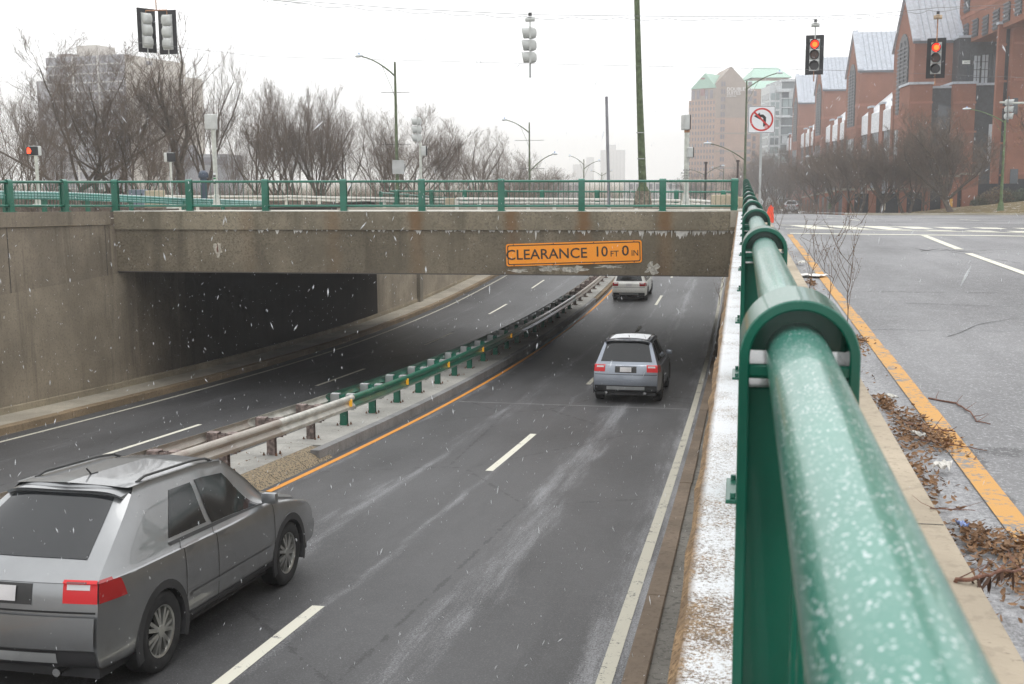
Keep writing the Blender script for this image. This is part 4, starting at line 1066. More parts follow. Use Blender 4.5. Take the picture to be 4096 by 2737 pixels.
# hanging heads: pixel of head top centre, depth
sL = at(340, 33, 35.5)
t = thing('traffic_signal', 'pair of pale three lamp traffic signals seen from behind, hanging at top left', 'traffic light', tuple(sL), R(8))
z_ = 0
signal_head(t, 172, -.02, None, True, (.60, 0)); signal_head(t, 228, .05, None, True, (-.10, .05))
MB().tube([(-.1, .05, .0), (-.1, .05, .12), (.25, .03, .12), (.6, 0, .12), (.6, 0, -.02)], .022, 8).tube([(.25, .03, .12), (.25, .03, 1.2)], .02, 8).build('hanger_pipe', RUSTP, t)
MB().tube([(-.1, .05, -1.0), (-.1, .05, -1.33)], .022, 6).tube([(.6, 0, -1.1), (.6, 0, -1.38)], .022, 6).build('bottom_bracket', HEAD, t)
sM = at(1215, 62, 34)
t = thing('traffic_signal', 'single pale traffic signal seen from the side, hanging on the span wire at top centre', 'traffic light', tuple(sM), 0)
signal_head(t, -82, 0, None, False, (0, 0)); hanger(t, 0, .16, HEAD); MB().box((-.03, -.03, -1.5), (.03, .0, -1.08)).build('bottom_bracket', MAT['galv'], t)
sR1 = at(1868, 90, 39.5)
t = thing('traffic_signal', 'traffic signal showing red, the left one of the two hanging over the street', 'traffic light', tuple(sR1), R(-3), 'red traffic signals over the street')
signal_head(t, -3, 0, 0, True); hanger(t, .0, .42, HEAD); MB().box((-.02, .0, -1.45), (.02, .03, -1.08)).build('bottom_bracket', RUSTP, t)
sR2 = at(2147, 97, 39)
t = thing('traffic_signal', 'red lit traffic signal on a long rusty hanger pipe, before the metal roof', 'traffic light', tuple(sR2), R(-8), 'red traffic signals over the street')
signal_head(t, -6, 0, 0, True); hanger(t, .0, .78, RUSTP); MB().box((-.02, .0, -1.45), (.02, .03, -1.08)).build('bottom_bracket', RUSTP, t)
# signal on a mast arm at far right
b = at(2400, 480, 60); a_ = at(2312, 237, 60); c_ = at(2420, 232, 60)
t = thing('traffic_signal', 'pale traffic signal on a horizontal mast arm at the right edge of the photo', 'traffic light', tuple(a_), 0)
signal_head(t, 70, .22, None, True, (0, 0))
MB().tube([(-.45, 0, .05), (-.05, 0, .05)], .05, 8).tube([(.1, 0, 0), (c_.x-a_.x+3, c_.y-a_.y, c_.z-a_.z)], [.055, .09], 10).build('mast_arm', POLEW, t)
MB().tube([(c_.x-a_.x+3, c_.y-a_.y, c_.z-a_.z+.3), (c_.x-a_.x+3, c_.y-a_.y, gz(b.y)-a_.z)], .12, 10).build('mast_pole', POLEW, t)
# span wires
def wire(pts, r=.009, wav=None, name='span_wire', label='', n=60):
    P = [Vector(p) for p in pts]; o = []
    for i in range(len(P)-1):
        for k in range(n):
            f = k/n; q = P[i].lerp(P[i+1], f); o.append(q)
    o.append(P[-1]); 
    if wav: o = [q+Vector((0, 0, -abs(math.sin(i*wav[0]))*wav[1])) for i, q in enumerate(o)]
    x = MB().tube(o, r, 4).build(name, WIRE, None); tag(x, label, 'cable'); return x
wp = [at(u, v, d) for u, v, d in ((200, -75, 36), (600, -4, 35.5), (920, 20, 34.8), (1217, 34, 34), (1550, 38, 36.5), (1868, 38, 39.5), (2010, 32, 39.3), (2147, 18, 39), (2400, 8, 41))]
wire(wp, .008, None, 'span_wire', 'upper taut steel wire carrying the hanging traffic signals', 10)
wire([p+Vector((0, .02, -.04)) for p in wp], .007, (.32, .09), 'signal_cable', 'thin wavy signal cable looped below the upper span wire', 30)
wire([at(300, 96, 35), at(600, 130, 35), at(1215, 146, 36), (at(1900, 161, 39)), at(2347, 178, 40), at(2450, 182, 40)], .0055, None, 'span_wire', 'faint lower wire crossing the sky from left to right below the signals', 6)
wire([at(340, -60, 36), at(600, -2, 35.4), at(700, 8, 35.2)], .012, None, 'signal_cable', 'short loose cable end entering from the top at upper left', 6)

# post mounted pedestrian signals
def ped_box(root, x, z, face, w=.46, h=.46, lit=None, d=.2, y=0):
    rot = Matrix.Translation(Vector((x, y, z))) @ Matrix.Rotation(R(face), 4, 'Z')
    m = MB().box((-w/2, -.02, -h/2), (w/2, d, h/2)); m.v = [tuple(rot @ Vector(v)) for v in m.v]
    b = m.build('pedestrian_head', HEAD, root, bevel=.05, seg=3, smooth=True)
    f = MB().box((-w/2+.012, -.05, -h/2+.012), (w/2-.012, -.015, h/2-.012)); f.v = [tuple(rot @ Vector(v)) for v in f.v]; f.build('face', HBLK, b)
    if lit == 'hand':
        g = MB()
        for k, (dx, L_) in enumerate(((-.045, .06), (-.015, .085), (.015, .08), (.045, .055))): g.box((-.12+dx-.011, -.056, .03), (-.12+dx+.011, -.051, .03+L_))
        g.box((-.178, -.056, -.09), (-.062, -.051, .025)); g.box((-.065, -.056, -.04), (-.035, -.051, .03))
        g.v = [tuple(rot @ Vector(v)) for v in g.v]; g.build('red_hand', emis('lit red hand', (1, .07, .02), 2.0), b)
    return b
def post(root, H, r=.055, base=True, mat=POLEW):
    MB().tube([(0, 0, 0), (0, 0, H)], r, 12).build('pole', mat, root, smooth=True)
    if base: MB().tube([(0, 0, 0), (0, 0, .06), (0, 0, .1), (0, 0, .45), (0, 0, .5)], [.26, .25, .15, .11, .07], 8).build('base', mat, root)
def place_post(name, label, u, vtop, vbase, d, cat_='traffic light'):
    p = at(u, vbase, d); q = on_plane(u, vtop, 1, p.y); return thing(name, label, cat_, tuple(p)), q.z-p.z
t, H = place_post('pedestrian_signal', 'pedestrian signal with a lit red hand on a pale pole above the left railing', 90, 357, 474, 38)
post(t, H); ped_box(t, -.1, H+.16, 4, .42, .32, 'hand')
t, H = place_post('pedestrian_signal', 'small pedestrian signal in three quarter view with black face, between the left trees', 396, 369, 478, 46)
post(t, H, .045); ped_box(t, 0.02, H+.14, 62, .40, .38)
t, H = place_post('pedestrian_signal', 'pedestrian signal seen from behind on a thick pale pole with stickers, left of centre', 497, 298, 474, 44)
post(t, H, .085); ped_box(t, -.07, H+.30, 195, .46, .58)
for k in range(5): MB().box((-.05, -.09, H*.30+k*.09), (.05, -.084, H*.30+.06+k*.09)).build('sticker', [BLACK, WHITE, plain('green sticker', (.02, .2, .06))][k % 3], t)
t, H = place_post('traffic_signal', 'pale three lamp traffic signal seen from the side on a post before the bare trees', 966, 328, 478, 50)
post(t, H, .06); signal_head(t, -72, H+1.12, None, False, (-.12, 0)); ped_box(t, .25, H-.35, 100, .34, .42)
t, H = place_post('pedestrian_signal', 'cream pole with two pedestrian signals one above the other, right of the tall green pole', 1572, 297, 474, 44)
post(t, H, .095); ped_box(t, .02, H+.27, 112, .46, .58); ped_box(t, .18, H-.88, 112, .36, .40)
MB().tube([(0, 0, H-.12), (0, 0, H)], .11, 10).build('collar', RUSTP, t); 
text_obj('lettering', 'PUSH\nBUTTON\nWAIT\nFOR', .10, BLACK, t, (0, -.10, H*.42), ext=.001)

# tall tapered green pole standing on a concrete pedestal on the bridge
p = at(1473, 477, 41.5); q = at(1464.5, -60, 41.5)
t = thing('street_lamp', 'tall tapered weathered green pole on a concrete pedestal, rising out of the picture', 'pole', tuple(p))
MB().tube([(0, 0, .6), ((q-p).x*.5, 0, (q.z-p.z)*.5), ((q-p).x, 0, q.z-p.z), ((q-p).x, 0, q.z-p.z+1.5)], [.15, .115, .095, .09], 16).build('pole', OLDGREEN, t, smooth=True)
MB().tube([(0, 0, 0), (0, 0, .62)], [.36, .27], 4).build('pedestal', plain('weathered pedestal', (.20, .17, .13), .9, var=.5, scale=10), t)
MB().tube([(0, 0, .62), (0, 0, .78)], [.24, .17], 12).build('collar', OLDGREEN, t)
for z in (1.78, 2.72): MB().tube([((q-p).x*z/8, 0, z), ((q-p).x*z/8, 0, z+.03)], .155, 14).build('strap', MAT['galv'], t)
p = at(1396, 476, 39); q = at(1390, 222, 39)
t = thing('pole', 'thin plain grey steel pole, slightly leaning, left of the tall green pole', 'pole', tuple(p))
MB().tube([(0, 0, 0), (q-p)], [.055, .05], 8).build('shaft', GREYPOLE, t)

# street lamps with curved arms
LAMPH = plain('white lamp head', (.62, .66, .68), .4)
def lamp(label, u, vtop, vbase, d, arms, rp=.11, bars=(), mat=OLDGREEN, group='double armed street lamps along the road', z0=None, grp=True):
    p = at(u, vbase, d)
    if z0 is not None: p.z = z0
    q = on_plane(u, vtop, 1, p.y); H = q.z-p.z
    t = thing('street_lamp', label, 'street lamp', tuple(p), 0, group if grp else None)
    MB().tube([(0, 0, 0), (0, 0, H*.5), ((q.x-p.x)*0, 0, H)], [rp, rp*.8, rp*.55], 10).build('pole', mat, t, smooth=True)
    MB().tube([(0, 0, 0), (0, 0, .7)], [rp*2.2, rp*1.5], 8).build('base', mat, t)
    for (ue, ve, va) in arms:       # luminaire end pixel, attach row
        e = on_plane(ue, ve, 1, p.y)-p; za = on_plane(u, va, 1, p.y).z-p.z
        s = 1 if e.x > 0 else -1; Lx = abs(e.x)
        pts = [Vector((s*Lx*f, 0, za+(e.z-za)*math.sin(f*math.pi/2)**.9)) for f in (0, .12, .25, .4, .55, .7, .82)]
        MB().tube(pts, [.05]*3+[.04]*4, 6).build('arm', mat, t, smooth=True)
        MB().tube([(0, 0, za-1.3), (s*Lx*.10, 0, za-.6), (s*Lx*.32, 0, pts[3].z-.16), (s*Lx*.42, 0, pts[3].z)], .014, 4).build('brace', mat, t)
        hh = []; n = 12
        ls = [(0., .03), (.04, .08), (.35, .16), (.7, .17), (.93, .12), (1., .02)]
        x0, x1 = s*Lx*.80, s*Lx*1.0; m = MB(); vs = []
        for f, w in ls:
            for k in range(n):
                a = 2*math.pi*k/n; vs.append((x0+(x1-x0)*f, w*math.cos(a), e.z+.02+w*.55*math.sin(a)-.02*f))
        m.add(vs, [(i*n+k, i*n+(k+1) % n, (i+1)*n+(k+1) % n, (i+1)*n+k) for i in range(5) for k in range(n)]); m.build('lamp_head', LAMPH, t, smooth=True)
        MB().tube([((x0*.5+x1*.5), 0, e.z+.10), ((x0*.5+x1*.5), 0, e.z+.20)], .045, 8).build('photocell', plain('blue photocell', (.25, .4, .7)), t)
    for v in bars:
        z = on_plane(u, v, 1, p.y).z-p.z; w = (at(u+35, v, d)-at(u, v, d)).x*(75/d)**0
        MB().tube([(-w, 0, z), (w, 0, z)], .018, 6).build('banner_bar', MAT['dark_metal'], t)
    return t
lamp('street lamp with one arm pointing left and banner bars, left of centre', 912, 142, 476, 66, [(814, 129, 175)], .11, (212, 331))

pb = at(913, 383, 65.5)
sb = thing('traffic_sign', 'back of a grey rectangular sign strapped to the lamp pole left of centre', 'sign', tuple(pb))
plate('panel', rrect(.72, .80, .06), -.02, .0, MAT['galv'], sb); plate('rear_panel', rrect(.82, .3, .04), .10, .12, plain('dull panel', (.3, .3, .3)), sb)
lamp('double armed street lamp beyond the bare trees, its left arm higher than the right', 1214, 281, 480, 95, [(1150, 275, 305), (1278, 353, 395)], .10, (322, 387))
lamp('faint double armed street lamp in the haze above the middle of the bridge', 1338, 365, 480, 145, [(1303, 358, 378), (1377, 369, 388)], .10)
lamp('very faint double armed street lamp in the haze, farthest of the row', 1379, 396, 480, 190, [(1353, 392, 404), (1405, 392, 404)], .10)
lamp('street lamp behind the bridge corner with high right arm and lower left arm', 1705, 186, 480, 92, [(1795, 167, 205), (1612, 329, 368)], .12, ())
lamp('faint street lamp in the haze before the hotel with two arms', 1614, 396, 480, 150, [(1570, 388, 402), (1662, 380, 402)], .11)
lamp('faint second street lamp in the haze before the hotel', 1657, 386, 480, 200, [(1630, 384, 396)], .12)
lamp('green street lamp with one left arm standing on the grass at the right', 2293, 275, 484, 93, [(2206, 250, 282)], .13, (), plain('green lamp pole', (.10, .16, .06), .7, var=.3), grp=False)
lamp('small lamp with a white head before the bare trees at right centre', 1902, 369, 480, 120, [(1846, 359, 372)], .09)

for u, vt, lbl in ((1616, 371, 'short dark brown pole top standing before the hotel, left of two'), (1689, 367, 'short dark brown pole top standing beside the lamp before the hotel, right of two')):
    p = at(u, 478, 75); q = on_plane(u, vt, 1, p.y); t = thing('pole', lbl, 'pole', tuple(p)); MB().tube([(0, 0, 0), (0, 0, q.z-p.z)], .07, 8).tube([(0, 0, q.z-p.z-.12), (0, 0, q.z-p.z-.02)], .12, 8).build('shaft', POLEB, t)
p = at(469, 468, 56); q = on_plane(469, 391, 1, p.y)
t = thing('bollard', 'dark blue cylindrical hydrant pillar with a domed cap behind the left railing', 'pillar', tuple(p)); H = q.z-p.z
MB().tube([(0, 0, 0), (0, 0, H-.35)], .17, 14).build('shaft', plain('dark blue pillar', (.03, .05, .08), .5), t, smooth=True); MB().tube([(0, 0, H-.35), (0, 0, H-.3), (0, 0, H-.1), (0, 0, H)], [.24, .26, .22, .08], 14).build('cap', plain('dark blue cap', (.035, .055, .09), .5), t, smooth=True)

# blocks, cabinets, barriers on and behind the bridge
BLK = concrete('precast block', (.47, .40, .29), .4, speck=.25, snow=.1)
def block(name, label, u0, u1, vt, vb, d, mat, cat_, th=.5, taper=.06, rot=0.):
    a, b = at(u0, vb, d), at(u1, vb, d); t_ = on_plane(u0, vt, 1, a.y); w = (b-a).length; h = t_.z-a.z
    t = thing(name, label, cat_, tuple((a+b)/2), R(YAW)+rot)
    pr = [(-w/2, 0), (w/2, 0), (w/2-taper*w, h*.97), (w/2-taper*w-.03, h), (-w/2+taper*w+.03, h), (-w/2+taper*w, h*.97)]
    n = 6; vs = [(x, 0, z) for x, z in pr]+[(x, th, z) for x, z in pr]
    return MB().add(vs, [(0, 1, 2, 3, 4, 5), (11, 10, 9, 8, 7, 6)]+[(i, 6+i, 6+(i+1) % 6, (i+1) % 6) for i in range(6)]).build('block' if cat_ != 'cabinet' else 'housing', mat, t, bevel=.02), t
o, t = block('concrete_barrier', 'tan concrete block behind the left end of the bridge railing', 331, 371, 437, 476, 42, BLK, 'barrier', .6)
o, t = block('utility_cabinet', 'blue grey steel utility cabinet behind the railing, left of the tan block', 296, 331, 435, 476, 44, plain('blue grey cabinet', (.14, .165, .21), .5), 'cabinet', .6, 0.)
MB().box((-.012, -.012, .1), (.012, -.003, .8)).box((.2, -.03, .45), (.24, -.003, .55)).build('door_gap', MAT['seam'], t)
o, t = block('concrete_barrier', 'tan concrete block behind the right end of the bridge railing', 1634, 1693, 447, 477, 46, BLK, 'barrier', .6, .02)
o, t = block('concrete_barrier', 'low tan concrete wall end beside the right block behind the railing', 1690, 1712, 452, 477, 46.5, BLK, 'barrier', .6, .02)
o, t = block('concrete_barrier', 'pale block at the left end of the white guardrail behind the bridge railing', 1020, 1048, 455, 474, 50, BLK, 'barrier', .6, .02)
# white guard rails across the bridge
WR = plain('snowy white guard rail', (.62, .60, .54), .6, snow=.6)
def far_rail(label, pts, d, posts, zoff=.3):
    P = [at(u, v, dd) for (u, v), dd in zip(pts, d)]
    t = thing('guardrail', label, 'guardrail', tuple(P[0])); P0 = P[0]
    MB().tube([p-P0 for p in P], .07, 6).build('rail', WR, t, smooth=True); MB().tube([p-P0+Vector((0, .02, -.16)) for p in P], .06, 6).build('rail', WR, t, smooth=True)
    for f in posts:
        x = f*(len(P)-1); i = min(int(x), len(P)-2); p = P[i].lerp(P[i+1], x-i)-P0; MB().box((p.x-.07, p.y, p.z-.75), (p.x+.07, p.y+.1, p.z)).build('guard_post', WR, t)
    return t
far_rail('white guardrail across the middle of the bridge behind the green railing', [(1046, 456), (1300, 457), (1560, 460)], [49, 50, 52], [0, .1, .2, .32, .44, .56, .68, .8, .92, 1])
far_rail('low white guardrail behind the bridge railing at right, beside the cream pole', [(1570, 458), (1634, 463), (1700, 466)], [54, 50, 48], [0, .33, .66, 1])
far_rail('thin white guardrail behind the bridge railing at left, before the tree trunks', [(655, 450), (760, 453), (900, 455), (1046, 458)], [60, 60, 60, 60], [.0, .12, .24, .36, .5, .62, .74, .86, 1])
far_rail('thin white guardrail left of the bridge between block and poles', [(372, 450), (470, 451), (655, 451)], [58, 59, 60], [.2, .4, .6, .8, 1])
# orange barrel
p = at(1762, 500, 36); t = thing('traffic_barrel', 'crumpled bright orange plastic traffic marker leaning behind the corner of the railing', 'traffic marker', (p.x, p.y, gz(p.y)))
ORG = emis('x', (1, 1, 1), 0); ORG = NT('orange plastic').fin((.95, .09, .035), .5)
n = 18; vs = []
for k in range(7):
    for i in range(n):
        a = 2*math.pi*i/n; r = (.17-.014*k)*(1+.10*math.sin(3*a+k)); vs.append((r*math.cos(a)*.9+.012*k, r*math.sin(a)*.7, .085*k))
MB().add(vs, [(k*n+i, k*n+(i+1) % n, (k+1)*n+(i+1) % n, (k+1)*n+i) for k in range(6) for i in range(n)]+[tuple(6*n+i for i in range(n))]).build('body', ORG, t, smooth=True)
MB().tube([(.05, 0, .49), (.06, 0, .56)], .03, 8).build('handle', ORG, t)
# far small vehicles in the haze behind the bridge railing
for (u, v, d, c, nm, lb) in ((1230, 463, 170, (.35, .03, .03), 'hatchback_car', 'tiny red car in the haze seen through the bridge railing'), (1400, 458, 200, (.6, .6, .6), 'hatchback_car', 'tiny white car in the haze seen through the bridge railing')):
    p = at(u, v, d); make_suv(nm, lb, car_paint('far paint', c, 0), (p.x, p.y, gz(p.y)), R(180), w0=.84, H=1.5, L=4.2, wb=2.55, rails=False)

# ---------------- small stuff by the near railing
# dry weeds
STEM = plain('dry weed stem', (.12, .075, .05), .9, var=.3, scale=40)
def weed(label, x, y, H, spread, seed, n=11, z=None):
    rnd = random.Random(seed); z = (-.09 if z is None else z)
    t = thing('dry_weed', label, 'weed', (x, y, z), 0, 'dry weeds growing along the kerb'); m = MB(); lf = MB()
    main = [Vector((rnd.uniform(-.02, .02)*k, 0, H*k/8)) for k in range(9)]
    m.tube(main, [.0042*(1-.09*k) for k in range(9)], 5)
    def twig(p, d, L, r, lev):
        pts = [p]; dd = d.copy()
        for k in range(6):
            dd = (dd+Vector((rnd.uniform(-.1, .1), rnd.uniform(-.1, .1), .12))).normalized(); pts.append(pts[-1]+dd*L/6)
            if rnd.random() < .8:
                q = pts[-1]; s = rnd.uniform(.008, .02); o = Vector((rnd.uniform(-1, 1), rnd.uniform(-1, 1), rnd.uniform(-.2, 1))).normalized(); sd = o.cross(Vector((0, 0, 1))); sd = sd.normalized() if sd.length > .01 else Vector((1, 0, 0))
                lf.add([q, q+o*s*.5+sd*s*.3, q+o*s, q+o*s*.5-sd*s*.3], [(0, 1, 2, 3)])
            if lev < 1 and k in (2, 4): twig(pts[-1], (dd+Vector((rnd.uniform(-.8, .8), rnd.uniform(-.8, .8), .2))).normalized(), L*.45, r*.6, lev+1)
        m.tube(pts, [r*(1-.12*k) for k in range(len(pts))], 4)
    for k in range(n):
        f = .12+.85*k/n; a = rnd.uniform(0, 6.28); p = Vector((0, 0, H*f)); i = min(int(f*8), 7); p = main[i].lerp(main[i+1], f*8-i)
        twig(p, Vector((math.cos(a)*.7, math.sin(a)*.7, .9)).normalized(), spread*(1.15-f*.7), .0026, 0)
    m.build('stem', STEM, t); lf.build('leaves', plain('dry leaf', (.14, .08, .04), .9), t)
    return t
def weedat(label, ub_, vb, vt, spread, seed, n=11):
    p = on_plane(ub_, vb, 2, -.1); q = on_plane(ub_, vt, 1, p.y); return weed(label, p.x, p.y, q.z+.1, spread, seed, n)
weedat('tallest dry weed with many twigs standing in the kerb right of the railing', 1942, 748, 478, .42, 3, 16)
weedat('dry weed left of the tallest weed, behind the third railing post', 1855, 665, 505, .30, 5, 12)
weedat('thin dry weed next to the orange traffic marker', 1784, 560, 455, .35, 8, 9)
weedat('thin dry weed farthest along the kerb, right of the sign post', 1752, 520, 425, .6, 11, 9)
weedat('low dry weed between the two middle weeds', 1900, 690, 560, .28, 13, 9)
p = on_plane(1648, 700, 0, -.35)
weed('small dry weed sprouting from the gutter of the underpass by the right wall', p.x, p.y, .5, .3, 21, 6, p.z)
# leaf litter
def litter(name, label, n, fx, size, mat, seed, kind='stuff'):
    rnd = random.Random(seed); m = MB()
    for k in range(n):
        x, y, z = fx(rnd); s = size*rnd.uniform(.5, 1.3); a = rnd.uniform(0, 6.28); e = Matrix.Rotation(a, 3, 'Z') @ Matrix.Rotation(rnd.uniform(-.9, .9), 3, 'X') @ Matrix.Rotation(rnd.uniform(-.7, .7), 3, 'Y')
        w = s*rnd.uniform(.25, .5); b = rnd.uniform(.1, .4)*s
        pts = [(-s, 0, b), (-s*.4, w, 0), (s*.4, w*.9, .0), (s, 0, b*.8), (s*.4, -w, .2*b), (-s*.4, -w*.8, 0)]
        mid = [(-s*.4, 0, -b*.3), (s*.4, 0, -b*.3)]
        P = [Vector((x, y, z))+e @ Vector(q) for q in pts+mid]
        m.add(P, [(0, 6, 1), (1, 6, 7, 2), (2, 7, 3), (3, 7, 4), (4, 7, 6, 5), (5, 6, 0)])
    o = m.build(name, mat, None); o['kind'] = kind
    if label: o['label'] = label; o['category'] = 'leaves'
    return o
LF = NT('dry brown leaves'); rn = LF.n.new('ShaderNodeNewGeometry'); LF_ = LF.mix(LF.noise(18, 2, .5), (.05, .022, .012), (.42, .24, .12)); LEAF = LF.fin(LF_, .7)
def clump(cx, cy, rx, ry):
    def f(r):
        a = r.gauss(0, .5); b = r.gauss(0, .5); return (min(max(cx+a*rx, .71), cx+rx*1.6), cy+b*ry, -.11+abs(r.gauss(0, .018))*math.exp(-(a*a+b*b)))
    return f
def cl(u, v, rx, ry): p = on_plane(u, v, 2, -.11); return clump(p.x, p.y, rx, ry)
def multi(*fs):
    return lambda r: r.choice(fs)(r)
litter('leaf_litter', 'brown dead leaves gathered in the gutter beside the kerb', 1500, multi(cl(2240, 1240, .10, .22), cl(2330, 1330, .14, .22), cl(2310, 1260, .12, .2), cl(2095, 975, .10, .45), cl(2080, 1010, .08, .5), cl(2150, 1010, .12, .3), cl(2030, 930, .05, .3)), .017, LEAF, 4)
litter('leaf_litter', 'scattered dead leaves further along the kerb', 600, multi(cl(1960, 790, .06, .4), cl(1860, 650, .05, .5), cl(1960, 780, .10, .3), cl(2110, 1100, .08, .4)), .018, LEAF, 5)
litter('leaf_litter', 'thin scatter of tiny leaf bits along the gutter', 500, lambda r: (.70+abs(r.gauss(0, .12)), r.uniform(2.4, 24), -.115), .012, LEAF, 6)
litter('leaf_litter', 'leaf bits on the median of the underpass', 260, lambda r: (lambda y: (r.uniform(-8.9, -7.9), y, zr(y)+.2))(r.uniform(12, 80)), .03, LEAF, 9)
# twigs
def twig(label, pts, r, seed, leaves=0):
    rnd = random.Random(seed); P = [on_plane(u, v, 2, z) for u, v, z in pts]
    Q = []
    for i in range(len(P)-1):
        for k in range(4): Q.append(P[i].lerp(P[i+1], k/4)+Vector((rnd.uniform(-1, 1), rnd.uniform(-1, 1), rnd.uniform(-.3, .6)))*r*1.2)
    Q.append(P[-1]); t = thing('twig', label, 'twig', tuple(Q[0])); o = Q[0]
    m = MB().tube([q-o for q in Q], [r*(1-.6*i/len(Q)) for i in range(len(Q))], 6)
    for i in range(1, len(Q)-1, 3):
        d = Vector((rnd.uniform(-1, 1), rnd.uniform(-1, 1), .2)).normalized(); m.tube([Q[i]-o, Q[i]-o+d*.05, Q[i]-o+d*.1+Vector((.01, 0, .01))], [r*.4, r*.3, r*.15], 4)
    m.build('stick', plain('brown twig', (.16, .075, .05), .8, var=.4, scale=50), t)
    if leaves:
        l = MB()
        for k in range(leaves):
            q = Q[int(rnd.uniform(.3, 1)*(len(Q)-1))]-o; L = rnd.uniform(.03, .06); w = .006; a = rnd.uniform(0, 3); c, s = math.cos(a)*w, math.sin(a)*w; dx, dy = rnd.uniform(-.02, .02), rnd.uniform(-.02, .02)
            l.add([q+Vector((-c*.5, -s*.5, 0)), q+Vector((c*.5, s*.5, 0)), q+Vector((dx+c, dy+s, -L*.5)), q+Vector((dx*2, dy*2, -L)), q+Vector((dx-c, dy-s, -L*.5))], [(0, 1, 2, 3, 4)])
        l.build('dead_leaves', plain('withered leaf', (.07, .035, .02), .8), t)
twig('thick brown twig with hanging withered leaves lying over the kerb at lower right', [(2185, 1335, .0), (2240, 1325, .02), (2300, 1310, .03), (2380, 1300, .0)], .007, 2, 26)
twig('long thin curved twig lying alone on the street asphalt', [(2130, 913, -.115), (2190, 925, -.115), (2225, 945, -.11), (2235, 965, -.115), (2270, 972, -.115)], .006, 3)
twig('straight twig crossing the yellow line near the leaf pile', [(2080, 970, -.1), (2140, 985, -.1), (2190, 990, -.105)], .007, 4)
twig('thin twig reaching from the leaf pile over the yellow line', [(2110, 1010, -.1), (2190, 1020, -.1), (2262, 1033, -.115)], .004, 5)
twig('thin twig lying across the kerb above the leaf pile at lower right', [(2130, 1165, .005), (2180, 1168, .0), (2235, 1170, -.1)], .003, 6)
# litter scraps
PAPER = plain('crumpled white paper', (.66, .64, .6), .8, var=.1)
def scrap(label, u, v, w, l, seed, mat=PAPER, name='paper_scrap', cat_='litter', amp=.02):
    rnd = random.Random(seed); p = on_plane(u, v, 2, -.10); n = 7; vs = []
    for i in range(n):
        for j in range(n): vs.append(((i/(n-1)-.5)*w+rnd.uniform(-.1, .1)*w/n, (j/(n-1)-.5)*l+rnd.uniform(-.1, .1)*l/n, rnd.uniform(0, amp)+.004))
    vs += [(x, y, z-.002) for x, y, z in vs]
    f = [(i*n+j, (i+1)*n+j, (i+1)*n+j+1, i*n+j+1) for i in range(n-1) for j in range(n-1)]; f += [tuple(49+q for q in g[::-1]) for g in f]
    o = MB().add(vs, f).build(name, mat, None, smooth=False); o.location = p; o.rotation_euler = (0, 0, rnd.uniform(0, 3)); tag(o, label, cat_)
scrap('folded white scrap of paper lying on the leaves near the yellow line', 2043, 912, .03, .09, 1)
scrap('crumpled white tissue at the edge of the leaves beside the yellow line', 2160, 1075, .08, .07, 2, amp=.035)
scrap('white crumpled wrapper on the upper leaf pile', 2105, 1000, .03, .07, 3)
scrap('flat snow dusted cardboard piece on the kerb behind the second railing post', 1862, 632, .34, .3, 4, plain('snowy cardboard', (.72, .70, .68), .9))
scrap('small blue and white wrapper beside the leaf pile at lower right', 2205, 1207, .05, .025, 5, plain('blue wrapper', (.35, .45, .75), .5))
scrap('torn brown bark strip lying on the kerb near the bottom right', 2140, 1178, .07, .02, 6, plain('bark', (.42, .28, .17), .8), 'bark_strip')
scrap('small white wrapper further along the kerb', 1838, 605, .10, .12, 7, amp=.05)

# ================================================================ buildings
def bmat(name, c, var=.12, rough=.9, band=None):
    n = NT(name); cc = n.mix(n.ramp(n.noise(.5, 5, .6), .3, .7), [x*(1-var) for x in c], [x*(1+var) for x in c])
    br_ = n.n.new('ShaderNodeTexBrick'); br_.inputs['Scale'].default_value = 1.; br_.inputs['Brick Width'].default_value = .6; br_.inputs['Row Height'].default_value = .2; br_.inputs['Mortar Size'].default_value = .02
    n.l(n.pos((1, 1, 1), 'Object'), br_.inputs['Vector'])
    cc = n.mix(n.math('MULTIPLY', n.noise(6, 4, .7), .45), cc, [x*.6 for x in c])
    return n.fin(cc, rough, spec=.2)
BRICK = bmat('red brick', (.285, .125, .082)); BRICKB = bmat('pale brick band', (.36, .16, .11)); DARKP = plain('dark cladding', (.035, .042, .05), .5, var=.3)
LOUV = plain('grey louvre', (.10, .11, .125), .5); WGL = NT('bright window glass').fin((.50, .54, .58), .1); DGL = NT('dark window glass').fin((.06, .075, .09), .08)
SROOF = plain('standing seam metal roof with snow', (.46, .50, .56), .5, var=.12, scale=2); SROOF2 = plain('snow covered roof', (.72, .74, .77), .9)
def wins(root, rects, mk, mat, lim=100, name='window', depth=None):
    """rects in order of importance; the first lim become parts, the rest one stuff mesh"""
    m = MB()
    for i, r in enumerate(rects):
        a, b = mk(r)
        if i < lim: MB().box(a, b).build(name, mat, root)
        else: m.box(a, b)
    if len(rects) > lim: o = m.build(name, mat, root); o['kind'] = 'stuff'

